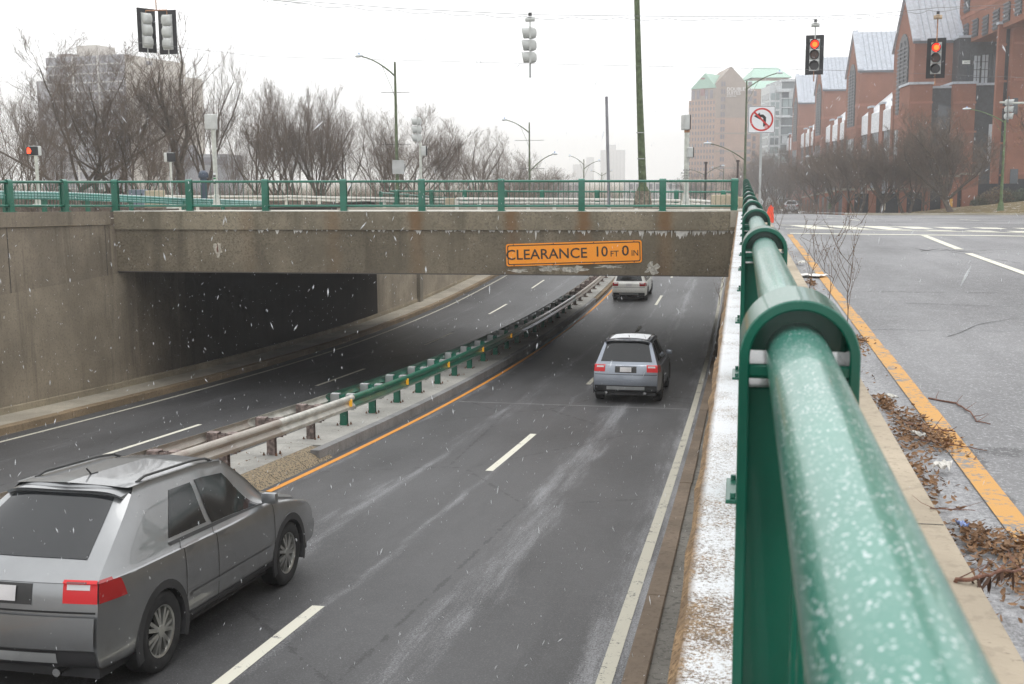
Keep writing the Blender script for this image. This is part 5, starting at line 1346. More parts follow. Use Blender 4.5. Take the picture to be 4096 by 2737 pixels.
# --- brick building with gabled wings; local x = into the block, y = away from us
bb = thing('brick_building', 'large red brick building with steep metal roofed gables along the right side', 'building', (20.6, 151.0, -3.6), R(4.0))
def arch_poly(w, z0, z1, yc, n=14):
    r = w/2; return [(yc-r, z0)]+[(yc-r*math.cos(math.pi*k/n), z1-r+r*math.sin(math.pi*k/n)*1.0) for k in range(n+1)]+[(yc+r, z0)]
def yz_plate(poly, x0, x1, name, mat, parent):
    n = len(poly); vs = [(x0, p[0], p[1]) for p in poly]+[(x1, p[0], p[1]) for p in poly]
    return MB().add(vs, [tuple(range(n)), tuple(range(2*n-1, n-1, -1))]+[(i, n+i, n+(i+1) % n, (i+1) % n) for i in range(n)]).build(name, mat, parent)
for k in range(5):
    y0 = 40.*k; D = 6.3 if k == 0 else 16; E_, A_ = 21.2, 27.6
    w = yz_plate([(y0, -1), (y0+12.8, -1), (y0+12.8, E_), (y0+6.4, A_), (y0, E_)], 0, D, 'gable_wall', BRICK, bb)
    for z in (15.6, 12.2): MB().box((-.06, y0-.06, z), (D, y0+12.86, z+.45)).build('brick_band', BRICKB, w)
    if k < 4:
        aw = yz_plate(arch_poly(6.6, 12.6, 22.8, y0+6.4), -.14, -.02, 'louvred_window', DARKP, w)
        m = MB()
        for j in range(17): m.box((-.24, y0+3.15, 12.9+.5*j), (-.15, y0+9.65, 13.1+.5*j))
        for yy in (5.2, 7.6): m.box((-.27, y0+yy-.07, 12.9), (-.14, y0+yy+.07, 21.8))
        m.build('louvres', LOUV, aw)
        lw_ = MB().box((-.12, y0+3., 2), (-.02, y0+9.8, 10.6)).build('tall_window', WGL, w)
        m = MB()
        for yy in (3., 4.7, 6.4, 8.1, 9.8): m.box((-.18, y0+yy-.08, 2), (-.12, y0+yy+.08, 10.6))
        for z in (4.2, 6.4, 8.5): m.box((-.17, y0+3, z-.07), (-.12, y0+9.8, z+.07))
        m.build('mullions', LOUV, lw_)
        MB().box((-.16, y0+.1, -1), (-.01, y0+1.5, 14)).build('pilaster', BRICK, w); MB().box((-.16, y0+11.2, -1), (-.01, y0+12.7, 14)).build('pilaster', BRICK, w)
    # roof: two slopes with seams and a thicker verge
    for s, (ya, yb) in (('near', (y0-.25, y0+6.4)), ('far', (y0+13.05, y0+6.4))):
        za, zb_ = E_-.3, A_+.05; m = MB().add([(-.3, ya, za), (D+.3, ya, za), (D+.3, yb, zb_), (-.3, yb, zb_), (-.3, ya, za+.25), (D+.3, ya, za+.25), (D+.3, yb, zb_+.25), (-.3, yb, zb_+.25)], [(3, 2, 1, 0), (4, 5, 6, 7), (0, 1, 5, 4), (1, 2, 6, 5), (2, 3, 7, 6), (3, 0, 4, 7)])
        rf_ = m.build('roof', SROOF, bb)
        if s == 'near':
            m = MB(); x = 1.2
            while x < D-.9:
                m.add([(x, ya, za+.25), (x+.06, ya, za+.25), (x+.06, yb, zb_+.25), (x, yb, zb_+.25), (x, ya, za+.36), (x+.06, ya, za+.36), (x+.06, yb, zb_+.36), (x, yb, zb_+.36)], [(4, 5, 6, 7), (0, 4, 7, 3), (1, 2, 6, 5), (0, 1, 5, 4)]); x += .75
            m.build('roof_seams', plain('roof seam', (.35, .38, .43), .5), rf_)
            for x in (-.32, D-.6): MB().add([(x, ya-.05, za+.25), (x+.9, ya-.05, za+.25), (x+.9, yb, zb_+.25), (x, yb, zb_+.25), (x, ya-.05, za+.55), (x+.9, ya-.05, za+.55), (x+.9, yb, zb_+.55), (x, yb, zb_+.55)], [(4, 5, 6, 7), (0, 1, 5, 4), (3, 0, 4, 7), (1, 2, 6, 5), (2, 3, 7, 6)]).build('verge', SROOF, rf_)
            MB().box((-.3, ya-.08, za-.05), (D+.3, ya+.02, za+.28)).build('gutter', LOUV, rf_)
    if k < 4:       # lower link between the wings
        ya, yb = y0+12.8, y0+40; xl = .9
        l = MB().box((xl, ya, -1), (16, yb, 11.0)).build('link_wall', BRICK, bb)
        for j in range(3):
            yy = ya+.3+j*9.2
            MB().box((xl-.35, yy, -1), (xl-.01, yy+2.6, 14.9)).build('pier', BRICK, l); MB().box((xl-.5, yy-.1, 14.9), (xl+.1, yy+2.7, 15.2)).build('coping', SROOF, l)
            if j < 3:
                g = MB().box((xl-.12, yy+2.9, 1.5), (xl-.02, min(yy+8.6, yb-.3), 13.6)).build('tall_window', WGL, l); m = MB()
                for q in range(6): m.box((xl-.2, yy+2.9+q*1.13-.07, 1.5), (xl-.12, yy+2.9+q*1.13+.07, 13.6))
                for z in (4, 6.4, 8.8, 11.2): m.box((xl-.19, yy+2.9, z-.06), (xl-.12, yy+8.6, z+.06))
                m.build('mullions', LOUV, g)
        MB().add([(xl-.3, ya, 13.9), (xl-.3, yb, 13.9), (8, yb, 20.2), (8, ya, 20.2), (8, ya, 11), (8, yb, 11), (xl-.3, ya, 11), (xl-.3, yb, 11)], [(0, 1, 2, 3), (3, 2, 5, 4), (0, 3, 4, 6), (1, 7, 5, 2), (0, 6, 7, 1)]).build('skylight_roof', SROOF2, l)
# main slab behind
MB().box((16, -2, -1), (40, 190, 22)).build('rear_block', BRICK, bb)
# lower pavilions and dark glass section in front of the first gable, positioned on the plane y = -5 (local)
Mi = (Matrix.Translation(bb.location) @ Matrix.Rotation(R(4.0), 4, 'Z')).inverted()
def loc_on(u, v, axis, val):
    o = Mi @ CAM; d = Mi.to_3x3() @ ray(u, v); return o + d*((val-o[axis])/d[axis])
def front_box(name, u0, u1, vt, vb, y, th, mat, parent=bb):
    a = loc_on(u0, vt, 1, y); b = loc_on(u1, vt, 1, y); zb_ = loc_on(u0, vb, 1, y).z if vb else -1
    return MB().box((a.x, y, zb_), (b.x, y+th, a.z)).build(name, mat, parent)
def cap(name, u0, u1, v, y, th): 
    a = loc_on(u0, v, 1, y); b = loc_on(u1, v, 1, y); MB().box((a.x-.15, y-.15, a.z), (b.x+.15, y+th, a.z+.28)).build(name, SROOF, bb)
for (u0, u1, vt, y, th, mat) in ((2086, 2138, 194, -6, 6, BRICK), (2138, 2186, 203, -5, 5, DARKP), (2186, 2238, 193, -6, 6, BRICK), (2238, 2292, 196, -5, 5, DARKP)):
    front_box('pavilion_wall', u0, u1, vt, 0, y, th, mat); cap('coping', u0, u1, vt, y, th)
for (u0, u1) in ((2086, 2138), (2186, 2238)):
    for v in (233, 300, 372): front_box('brick_band', u0, u1, v, v+5, -6.08, .07, BRICKB)
for (u0, u1, v0, v1) in ((2212, 2236, 0, 0),): pass
g = front_box('glass_wall', 2200, 2292, 87, 196, -3, 9, DARKP); cap('coping', 2200, 2292, 87, -3, 9)
for (u0, u1, v0, v1, mt) in ((2217, 2232, 150, 190, DGL), (2234, 2247, 128, 190, WGL), (2252, 2266, 126, 190, WGL), (2268, 2288, 122, 188, DGL)): 
    w_ = front_box('window', u0, u1, v0, v1, -3.1, .09, mt, g)
for v in (142, 160, 178): front_box('mullion', 2210, 2290, v, v+1.2, -3.2, .09, DARKP, g)
for u in (2225, 2240.5, 2249, 2259, 2277): front_box('mullion', u, u+1.2, 122, 192, -3.22, .1, DARKP, g)
front_box('window', 2206, 2225, 139, 147, -3.15, .1, plain('lit interior', (.75, .8, .75)), g)
# lower dark windows behind the trees
for (u0, u1, v0, v1) in ((2267, 2277, 285, 372), (2280, 2290, 285, 372), (2264, 2276, 388, 455), (2279, 2289, 388, 455), (2150, 2180, 240, 300)): front_box('window', u0, u1, v0, v1, -5.12, .1, WGL if v0 < 300 and u0 > 2200 else DGL)
# right hand tower pier nearer to us
for (u0, u1, vt, y, th, mat) in ((2291, 2308, 56, -16, .7, BRICK), (2308, 2326, 60, -15.3, .6, DARKP), (2325, 2440, 40, -17, 1.2, BRICK)):
    front_box('tower_wall', u0, u1, vt, 0, y, th, mat); cap('coping', u0, u1, vt, y, th)
for v in (96, 180, 240, 322, 395): front_box('brick_band', 2325, 2440, v, v+5.5, -17.08, .07, BRICKB); front_box('brick_band', 2291, 2308, v+4, v+9, -16.08, .07, BRICKB)
for (u0, u1, v0, v1) in ((2308, 2323, 60, 185), (2322, 2334, 225, 262), (2316, 2334, 388, 450)): front_box('window', u0, u1, v0, v1, -17.15 if u0 > 2315 else -14.6, .1, DGL)
# upper wall with louvred windows, parallel to the street
xb = loc_on(2203, 150, 1, 1).x; 
zb3 = loc_on(2203, 88, 0, xb).z; uw = MB().box((xb, -40, zb3-1), (xb+8, 3, 46)).build('upper_wall', BRICK, bb)
for (u0, v0, u1, v1) in ((2210, -12, 2222, 28), (2209, 58, 2219, 86), (2229, 47, 2241, 84), (2252, 36, 2264, 80), (2276, 22, 2289, 68), (2300, 8, 2314, 50), (2327, -12, 2341, 34)):
    a = loc_on(u0, (v0+v1)/2, 0, xb-.1); b = loc_on(u1, (v0+v1)/2, 0, xb-.1); t0 = loc_on((u0+u1)/2, v0+0, 0, xb-.1).z; t1 = loc_on((u0+u1)/2, v1, 0, xb-.1).z
    w_ = MB().box((xb-.1, min(a.y, b.y), t1), (xb-.02, max(a.y, b.y), t0)).build('louvred_window', DARKP, uw); m = MB(); z = t1+.2
    while z < t0: m.box((xb-.22, min(a.y, b.y), z), (xb-.11, max(a.y, b.y), z+.16)); z += .42
    m.build('louvres', LOUV, w_)
for z in (zb3+2.2, zb3+8.5, zb3+15): MB().box((xb-.06, -40, z), (xb-.005, 3, z+.45)).build('brick_band', BRICKB, uw)

# --- black fence with brick piers
fe = thing('fence', 'black screened metal fence with brick piers in front of the brick building', 'fence', (0, 0, 0))
def fpt(u): q = at(u, 470, 120); return Vector((q.x, 121, 0))
xa, xb2 = 10.4, fpt(2440).x
FM = plain('black fence mesh', (.02, .024, .03), .7, var=.2)
pierx = [10.4]+[fpt(u).x for u in (1939, 1986, 2051, 2100)]+[fpt(2148).x, fpt(2190).x]
gz_ = lambda x, y: gr_(x, y)
xs_ = sorted(pierx+[xa, xb2, fpt(2290).x, fpt(2370).x])
for a, b in zip(xs_[:-1], xs_[1:]):
    z0 = gr_((a+b)/2, 121); MB().box((a, 120.95, z0-.3), (b, 121.0, z0+1.95)).build('fence_panel', FM, fe)
    m = MB(); x = a+.1
    while x < b: m.box((x, 120.9, z0-.2), (x+.02, 120.93, z0+2.0)); x += .28
    m.box((a, 120.9, z0+1.9), (b, 120.94, z0+1.96)); m.build('pickets', FM, fe)
for i, x in enumerate(pierx):
    z0 = gr_(x, 121); h = 2.3 if i < 5 else 3.1; w = .36 if i < 5 else .75
    p_ = MB().box((x-w, 120.4, z0-.3), (x+w, 121.3, z0+h)).build('pier', BRICK, fe); MB().box((x-w-.12, 120.25, z0+h), (x+w+.12, 121.4, z0+h+.22)).build('pier_cap', MAT['concrete_light'], p_)
for k in range(9):
    y0 = 121.5+k*9; z0 = gr_(10.4, y0+4); MB().box((10.4, y0, z0-.6), (10.46, y0+8.5, z0+1.9)).build('fence_panel', FM, fe)
    p_ = MB().box((10.1, y0+8.5, z0-.6), (10.8, y0+9.0, z0+2.3)).build('pier', BRICK, fe); MB().box((10.0, y0+8.4, z0+2.3), (10.9, y0+9.1, z0+2.5)).build('pier_cap', MAT['concrete_light'], p_)
for u, v, c in ((2026, 474, 'pale'), (2171, 460, 'white'), (2180, 466, 'orange')):
    q = on_plane(u, v-2, 1, 120.3); t = thing('notice_sign', 'small %s notice board on the black fence' % c, 'sign', tuple(q)); MB().box((-.14, -.02, -.45), (.14, .02, .35)).build('board', {'pale': plain('pale board', (.5, .45, .35)), 'white': WHITE, 'orange': plain('orange board', (.75, .4, .05))}[c], t)
# hedge bushes
def leafball(n, rx, ry, rz, size, seed):
    rnd = random.Random(seed); m = MB()
    for i in range(n):
        while True:
            p = Vector((rnd.uniform(-1, 1), rnd.uniform(-1, 1), rnd.uniform(0, 1)))
            if p.length < 1 and p.length > rnd.random()*.8: break
        k = 1+.25*math.sin(p.x*5+seed)*math.cos(p.y*4); q = Vector((p.x*rx, p.y*ry, p.z*rz*k)); a = Vector((rnd.uniform(-1, 1), rnd.uniform(-1, 1), rnd.uniform(-1, 1))).normalized(); b = a.orthogonal().normalized(); s = size*rnd.uniform(.5, 1.2)
        m.add([q+a*s, q+b*s*.6, q-a*s, q-b*s*.6], [(0, 1, 2, 3)])
    return m
for u, w, h, sd, c in ((2232, 1.6, 1.3, 1, (.10, .075, .04)), (2252, 1.9, 1.5, 2, (.13, .085, .04)), (2278, 1.4, 1.2, 3, (.06, .065, .035)), (2312, 1.6, 1.1, 4, (.05, .07, .035)), (2335, 1.5, 1.2, 5, (.06, .07, .04)), (2365, 1.7, 1.2, 6, (.06, .07, .04)), (2216, 1.0, .8, 7, (.05, .06, .03))):
    q = at(u, 470, 116); t = thing('bush', {1: 'brownish low bush, leftmost large one by the fence at right', 2: 'largest tan brown bush before the fence at right', 3: 'dark green bush just left of the green lamp pole', 4: 'dark green bush just right of the green lamp pole', 5: 'green bush near the right edge of the photo', 6: 'green bush half outside the right edge', 7: 'smallest low dark bush at the foot of the brick wall'}[sd], 'bush', (q.x, 117, gr_(q.x, 117)), 0, 'bushes in front of the fence')
    leafball(900, w, 1.0, h, .11, sd).build('foliage', plain('bush leaves', c, .9, var=.5, scale=5), t); MB().tube([(0, 0, 0), (0, 0, h*.6)], .04, 5).build('stem', STEM, t)

# --- generic boxes by pixel on depth planes
def tower(name, label, parts, d, rz=0, cat_='building'):
    t = thing(name, label, cat_, tuple(at(parts[0][0], 410, d)), R(YAW)+rz); return t
def facade(root, w, h, floors, bays, mat, rects_mat, z0=0, ww=.5, wh=.5, face='front', D=10, lim=100, off=.06, x0=0):
    fh = h/floors; bw = w/bays; rc = []
    for f in range(floors-1, -1, -1):
        for b in range(bays): rc.append((b, f))
    def mk(r):
        b, f = r; xx = x0+b*bw+bw*(1-ww)/2; zz_ = z0+f*fh+fh*(1-wh)/2
        if face == 'front': return (xx, -off, zz_), (xx+bw*ww, -.01, zz_+fh*wh)
        if face == 'left': return (-off, xx, zz_), (-.01, xx+bw*ww, zz_+fh*wh)
        return (D+.01, xx, zz_), (D+off, xx+bw*ww, zz_+fh*wh)
    wins(root, rc, mk, rects_mat, lim)
PXM = lambda d: 4500/d/1.745     # display pixels per metre
# left apartment tower: corner towards us at x=295
d = 390; s = PXM(d); c0 = at(296, 400, d); zg = gz(400)
t = thing('apartment_tower', 'tall grey apartment tower with balconies behind the bare trees on the left', 'building', (c0.x, c0.y, zg), R(YAW)-R(0))
GREYW = plain('grey tower wall', (.27, .27, .31), .9, var=.1); BEIGE = plain('beige tower wall', (.52, .48, .43), .9, var=.08); DW = NT('tower window').fin((.10, .10, .13), .25); PALE = plain('pale balcony edge', (.62, .61, .60), .9)
Ht = (402-113)/s-zg+0
a = R(20); ex = Vector((-math.cos(a), math.sin(a), 0)); ey = Vector((math.sin(a), math.cos(a), 0)); Lw = (296-92)/s/math.cos(a); Dw = (375-296)/s/math.sin(a)
F = Matrix(((ex.x, ey.x, 0, 0), (ex.y, ey.y, 0, 0), (0, 0, 1, 0), (0, 0, 0, 1)))
def fb(m, A, B): return m.box(A, B, F)
fb(MB(), (0, 0, 0), (Lw, Dw, Ht)).build('wall', GREYW, t)
fb(MB(), (-.05, 1, 0), (0, Dw, Ht)).build('end_wall', BEIGE, t)
fb(MB(), (Lw, 3, 0), (Lw+7.5, Dw, Ht-7.5)).build('side_wing', GREYW, t); fb(MB(), (-7.2, 20, 0), (-.06, Dw, Ht-6.)).build('side_wing', BEIGE, t)
fb(MB(), (Lw*.48, 6, Ht), (Lw*.74, 16, Ht+4.4)).build('penthouse', BEIGE, t); fb(MB(), (Lw*.78, 4, Ht), (Lw*.95, 12, Ht+1.6)).build('rooftop_plant', plain('brown plant', (.2, .15, .13)), t)
nf = 17; fh = Ht/nf; rects = [(b, f) for f in range(nf-1, 1, -1) for b in range(10)]
m = MB()
for i, (b, f) in enumerate(rects):
    A = (Lw*(b+.18)/10, -.35 if b % 3 == 1 else -.15, f*fh+.5); B = (Lw*(b+.72)/10, -.02, f*fh+fh-.45)
    if i < 100: fb(MB(), A, B).build('window', DW, t)
    else: fb(m, A, B)
o = m.build('window', DW, t); o['kind'] = 'stuff'
for f in range(1, nf): 
    for b0, b1 in ((.02, .30), (.33, .62), (.66, .97)): fb(MB(), (Lw*b0, -.9, f*fh-.1), (Lw*b1, -.01, f*fh+.12)).build('balcony', PALE, t)
for b in (.315, .64): fb(MB(), (Lw*b-.25, -.6, 0), (Lw*b+.25, -.02, Ht)).build('pier', PALE, t)
for f in range(2, nf, 2): fb(MB(), (-.12, Dw*.35, f*fh+.6), (-.06, Dw*.45, f*fh+1.9)).build('window', DW, t)
# lower grey building to its right
c0 = at(388, 400, 300); s = PXM(300)
t = thing('grey_building', 'lower grey windowless building right of the apartment tower behind the trees', 'building', (c0.x, c0.y, gz(300)), R(YAW))
MB().box((0, 0, 0), (22/s, 20, (402-322)/s+8)).build('wall', plain('light grey wall', (.33, .35, .40)), t); MB().box((22/s, 2, 0), (130/s, 20, (402-345)/s+8)).build('wall', plain('grey wall', (.22, .23, .27)), t)
MB().box((22/s, 1.9, (402-370)/s+8), (130/s, 1.99, (402-352)/s+8)).build('window_band', DW, t)

# hotel
d = 360; s = PXM(d); zg = gz(360); HB = bmat('hotel brick', (.50, .36, .29), .06); HT = bmat('hotel beige', (.40, .335, .29), .06); GRN = plain('pale green metal roof', (.36, .56, .46), .6, var=.06); HW = NT('hotel window').fin((.24, .22, .25), .2)
c0 = at(1637, 402, d)
t = thing('hotel', 'tall pink brick hotel with gables and white lettering, hazy in the distance', 'building', (c0.x, c0.y, zg), R(YAW))
zr_ = lambda row: (402-row)/s-zg
Lf = (1722-1637)/s
# front block with gable
pts = [(0, 0), (Lf, 0), (Lf, zr_(205)), (Lf*.62+.5, zr_(172)), (Lf*.40, zr_(149)), (0, zr_(186))]
def xz_plate(pts, y0, y1, name, mat, parent):
    n = len(pts); vs = [(p[0], y0, p[1]) for p in pts]+[(p[0], y1, p[1]) for p in pts]
    return MB().add(vs, [tuple(range(n)), tuple(range(2*n-1, n-1, -1))]+[(i, n+i, n+(i+1) % n, (i+1) % n) for i in range(n)]).build(name, mat, parent)
xz_plate(pts, 0, 22, 'front_block', HT, t)
MB().box((-.02, -.05, 0), (Lf, -.0, zr_(263))).build('brick_face', HB, t)
for r in (240, 263, 300, 340, 378): MB().box((0, -.12, zr_(r)), (Lf, -.06, zr_(r)+.5)).build('stone_band', HT, t)
# left wing (angled face)
a = R(38); Ll = (1637-1583)/s/math.cos(a)
G = Matrix(((-math.cos(a), math.sin(a), 0, 0), (math.sin(a), math.cos(a), 0, 0), (0, 0, 1, 0), (0, 0, 0, 1)))
MB().box((0, 0, 0), (Ll, 16, zr_(222)), G).build('left_wing', HB, t); MB().box((0, .3, zr_(222)), (Ll*.93, 16, zr_(196)), G).build('left_wing_top', HT, t)
m = MB().add([G @ Vector(v) for v in ((-.3, 0, zr_(196)), (Ll*.95, 0, zr_(196)), (Ll*.42, .2, zr_(162)), (Ll*.42, 14, zr_(162)), (-.3, 14, zr_(166)), (Ll*.95, 14, zr_(196)))], [(0, 1, 2), (1, 5, 3, 2), (0, 2, 3, 4)]); m.build('green_roof', GRN, t)
nf = 15; rects = []
for f in range(nf-1, -1, -1):
    for b in range(9): rects.append((b, f))
m = MB()
for i, (b, f) in enumerate(rects):
    fh = (zr_(222)-4)/nf; A = (Ll*(b+.3)/9, -.12, 4+f*fh+fh*.25); B = (Ll*(b+.72)/9, -.01, 4+f*fh+fh*.8)
    if i < 60: MB().box(A, B, G).build('window', HW, t)
    else: m.box(A, B, G)
o = m.build('window', HW, t); o['kind'] = 'stuff'
for b in (.12, .3, .62, .8): MB().box((Ll*b, .15, zr_(219)), (Ll*(b+.1), .29, zr_(200)), G).build('window', HW, t)
MB().box((Ll*.42, .12, zr_(212)), (Ll*.58, .29, zr_(172)), G).build('bay_window', plain('reddish bay', (.30, .16, .16)), t)
for f in range(13): MB().box((Lf*.14, -.2, zr_(395)+f*2.35), (Lf*.19, -.06, zr_(395)+f*2.35+1.4)).box((Lf*.21, -.2, zr_(395)+f*2.35), (Lf*.25, -.06, zr_(395)+f*2.35+1.4)).build('window', HW, t)
for f in range(13): MB().box((Lf*.86, -.2, zr_(395)+f*2.35), (Lf*.96, -.06, zr_(395)+f*2.35+1.4)).build('window', HW, t)
for nm, txt, sz, u, v in (('lettering', 'DOUBLETREE', 1.5, 1661, 200), ('lettering', 'SUITES', 1.5, 1661, 208.8), ('lettering', 'BY HILTON', 0.6, 1661, 215.5)):
    text_obj(nm, txt, sz, plain('white letters', (.95, .95, .95), .5), t, ((u-1637)/s, -.45, zr_(v)), ext=.08, align='LEFT')
# right wing and rear tower with green roofs
x1, x2 = (1718-1637)/s, (1800-1637)/s
MB().box((x1, 6, 0), (x2+6, 26, zr_(196))).build('right_wing', HB, t); MB().add([(x1, 5.8, zr_(196)), (x2+6, 5.8, zr_(196)), (x2+6, 16, zr_(172)), (x1, 16, zr_(172))], [(0, 1, 2, 3)]).build('green_roof', GRN, t)
rects = [(b, f) for f in range(13, -1, -1) for b in range(5)]; m = MB()
for i, (b, f) in enumerate(rects):
    fh = zr_(200)/15; xx = x1+2+(x2-x1)*(b)/5; A = (xx, 5.85, 3+f*fh); B = (xx+(.9 if b < 2 else 1.9), 5.99, 3+f*fh+1.6)
    if i < 30: MB().box(A, B).build('window', HW, t)
    else: m.box(A, B)
o = m.build('window', HW, t); o['kind'] = 'stuff'
x3, x4 = (1764-1637)/s, (1850-1637)/s; xm = (1778-1637)/s; xn = (1835-1637)/s
MB().box((x3, 28, 0), (x4, 48, zr_(158))).build('rear_tower', HT, t)
MB().add([(x3-1, 27, zr_(158)), (x4+1, 27, zr_(158)), (xn, 36, zr_(128)), (xm, 36, zr_(128)), (x3-1, 49, zr_(158)), (x4+1, 49, zr_(158))], [(0, 1, 2, 3), (0, 3, 4), (1, 5, 2), (3, 2, 5, 4)]).build('green_roof', GRN, t)
# glass building
d = 290; s = PXM(d); zg = gz(290); c0 = at(1786, 402, d)
t = thing('glass_building', 'pale glass office building with white fins between hotel and brick gables', 'building', (c0.x, c0.y, zg), R(YAW))
zr_ = lambda row: (402-row)/s-zg
PG = NT('pale green glass').fin((.30, .36, .36), .15); WF = plain('white fins', (.55, .58, .59), .6); MG = NT('mid glass').fin((.16, .19, .20), .12)
w2 = 130/s
MB().box((0, 0, 0), (w2, 18, zr_(176))).build('wall', MG, t)
rnd = random.Random(3)
nx_, nz_ = 9, 13; cells = []
for f in range(nz_):
    for b in range(nx_): cells.append((b, f))
for (b, f) in cells[:]:
    fh = (zr_(178)-2)/nz_; c_ = rnd.choice([PG, PG, MG, WF, DGL]); MB().box((.3+(w2-.6)*(b+.06)/nx_, -.10, 2+f*fh+.2), (.3+(w2-.6)*(b+.94)/nx_, -.01, 2+f*fh+fh-.15)).build('window', c_, t) if len([0]) and rnd.random() < .85 else None
for f in range(nz_+1): MB().box((-.3, -.5, 2+f*fh-.12), (w2, -.12, 2+f*fh+.12)).build('floor_edge', WF, t)
MB().box((-5/s*1.0, -1, zr_(182)), (w2, -.1, zr_(178))).build('roof_canopy', WF, t)
for v in (205, 262): MB().box((-14/s, -1.6, zr_(v)), (18/s, -.5, zr_(v)+.6)).build('canopy', WF, t)
ws = MB().box((-3.0, .0, 0), (-.02, 10, zr_(190))).build('stair_tower', plain('white panel', (.62, .65, .66)), t)
for f in range(12):
    z = 2.2+f*(zr_(195)-3)/12; MB().box((-2.6, -.08, z), (-.5, -.01, z+1.7)).build('window', PG if f % 3 else MG, ws); MB().box((-3.06, .8, z), (-3.01, 9, z+1.7)).build('window', MG, ws)
for x in (-3.1, -1.6, -.1): MB().box((x, -.35, 0), (x+.12, -.09, zr_(186))).build('fin', WF, ws)
# faint far towers
for (u0, u1, v, d, lb, steps) in ((1314, 1362, 372, 1900, 'very faint wide tower in the haze above the bridge, left of two', ((1345, 1362, 356),)), (1378, 1433, 340, 1750, 'very faint stepped tower in the haze beside the thin grey pole', ((1390, 1412, 328),))):
    s = PXM(d); c0 = at(u0, 402, d); t = thing('distant_tower', lb, 'building', (c0.x, c0.y, -9), R(YAW)); m = plain('far tower', (.34, .35, .39), .9)
    w = (u1-u0)/s; MB().box((0, 0, 0), (w, 20, (402-v)/s+9)).build('wall', m, t)
    for a_, b_, vv_ in steps: MB().box(((a_-u0)/s, 2, 0), ((b_-u0)/s, 18, (402-vv_)/s+9)).build('upper_block', m, t)
    for k in range(7): MB().box((w*(k+.3)/7, -.4, 2), (w*(k+.7)/7, -.02, (402-v)/s+7)).build('window_strip', plain('far window strip', (.2, .21, .25)), t)
# low hazy park wall / far building line
for (u0, u1, v, d, lb) in ((1196, 1330, 408, 420, 'low pale building almost lost in haze behind the middle of the bridge'), (1440, 1560, 410, 460, 'low pale building almost lost in haze right of the tall green pole')):
    s = PXM(d); c0 = at(u0, 402, d); t = thing('low_building', lb, 'building', (c0.x, c0.y, -9), R(YAW)); MB().box((0, 0, 0), ((u1-u0)/s, 20, (402-v)/s+9.5)).build('wall', plain('far low wall', (.5, .5, .52), .9), t)
    for k in range(8): MB().box(((u1-u0)/s*(k+.25)/8, -.2, 5), ((u1-u0)/s*(k+.7)/8, -.02, 7)).build('window', DW, t)

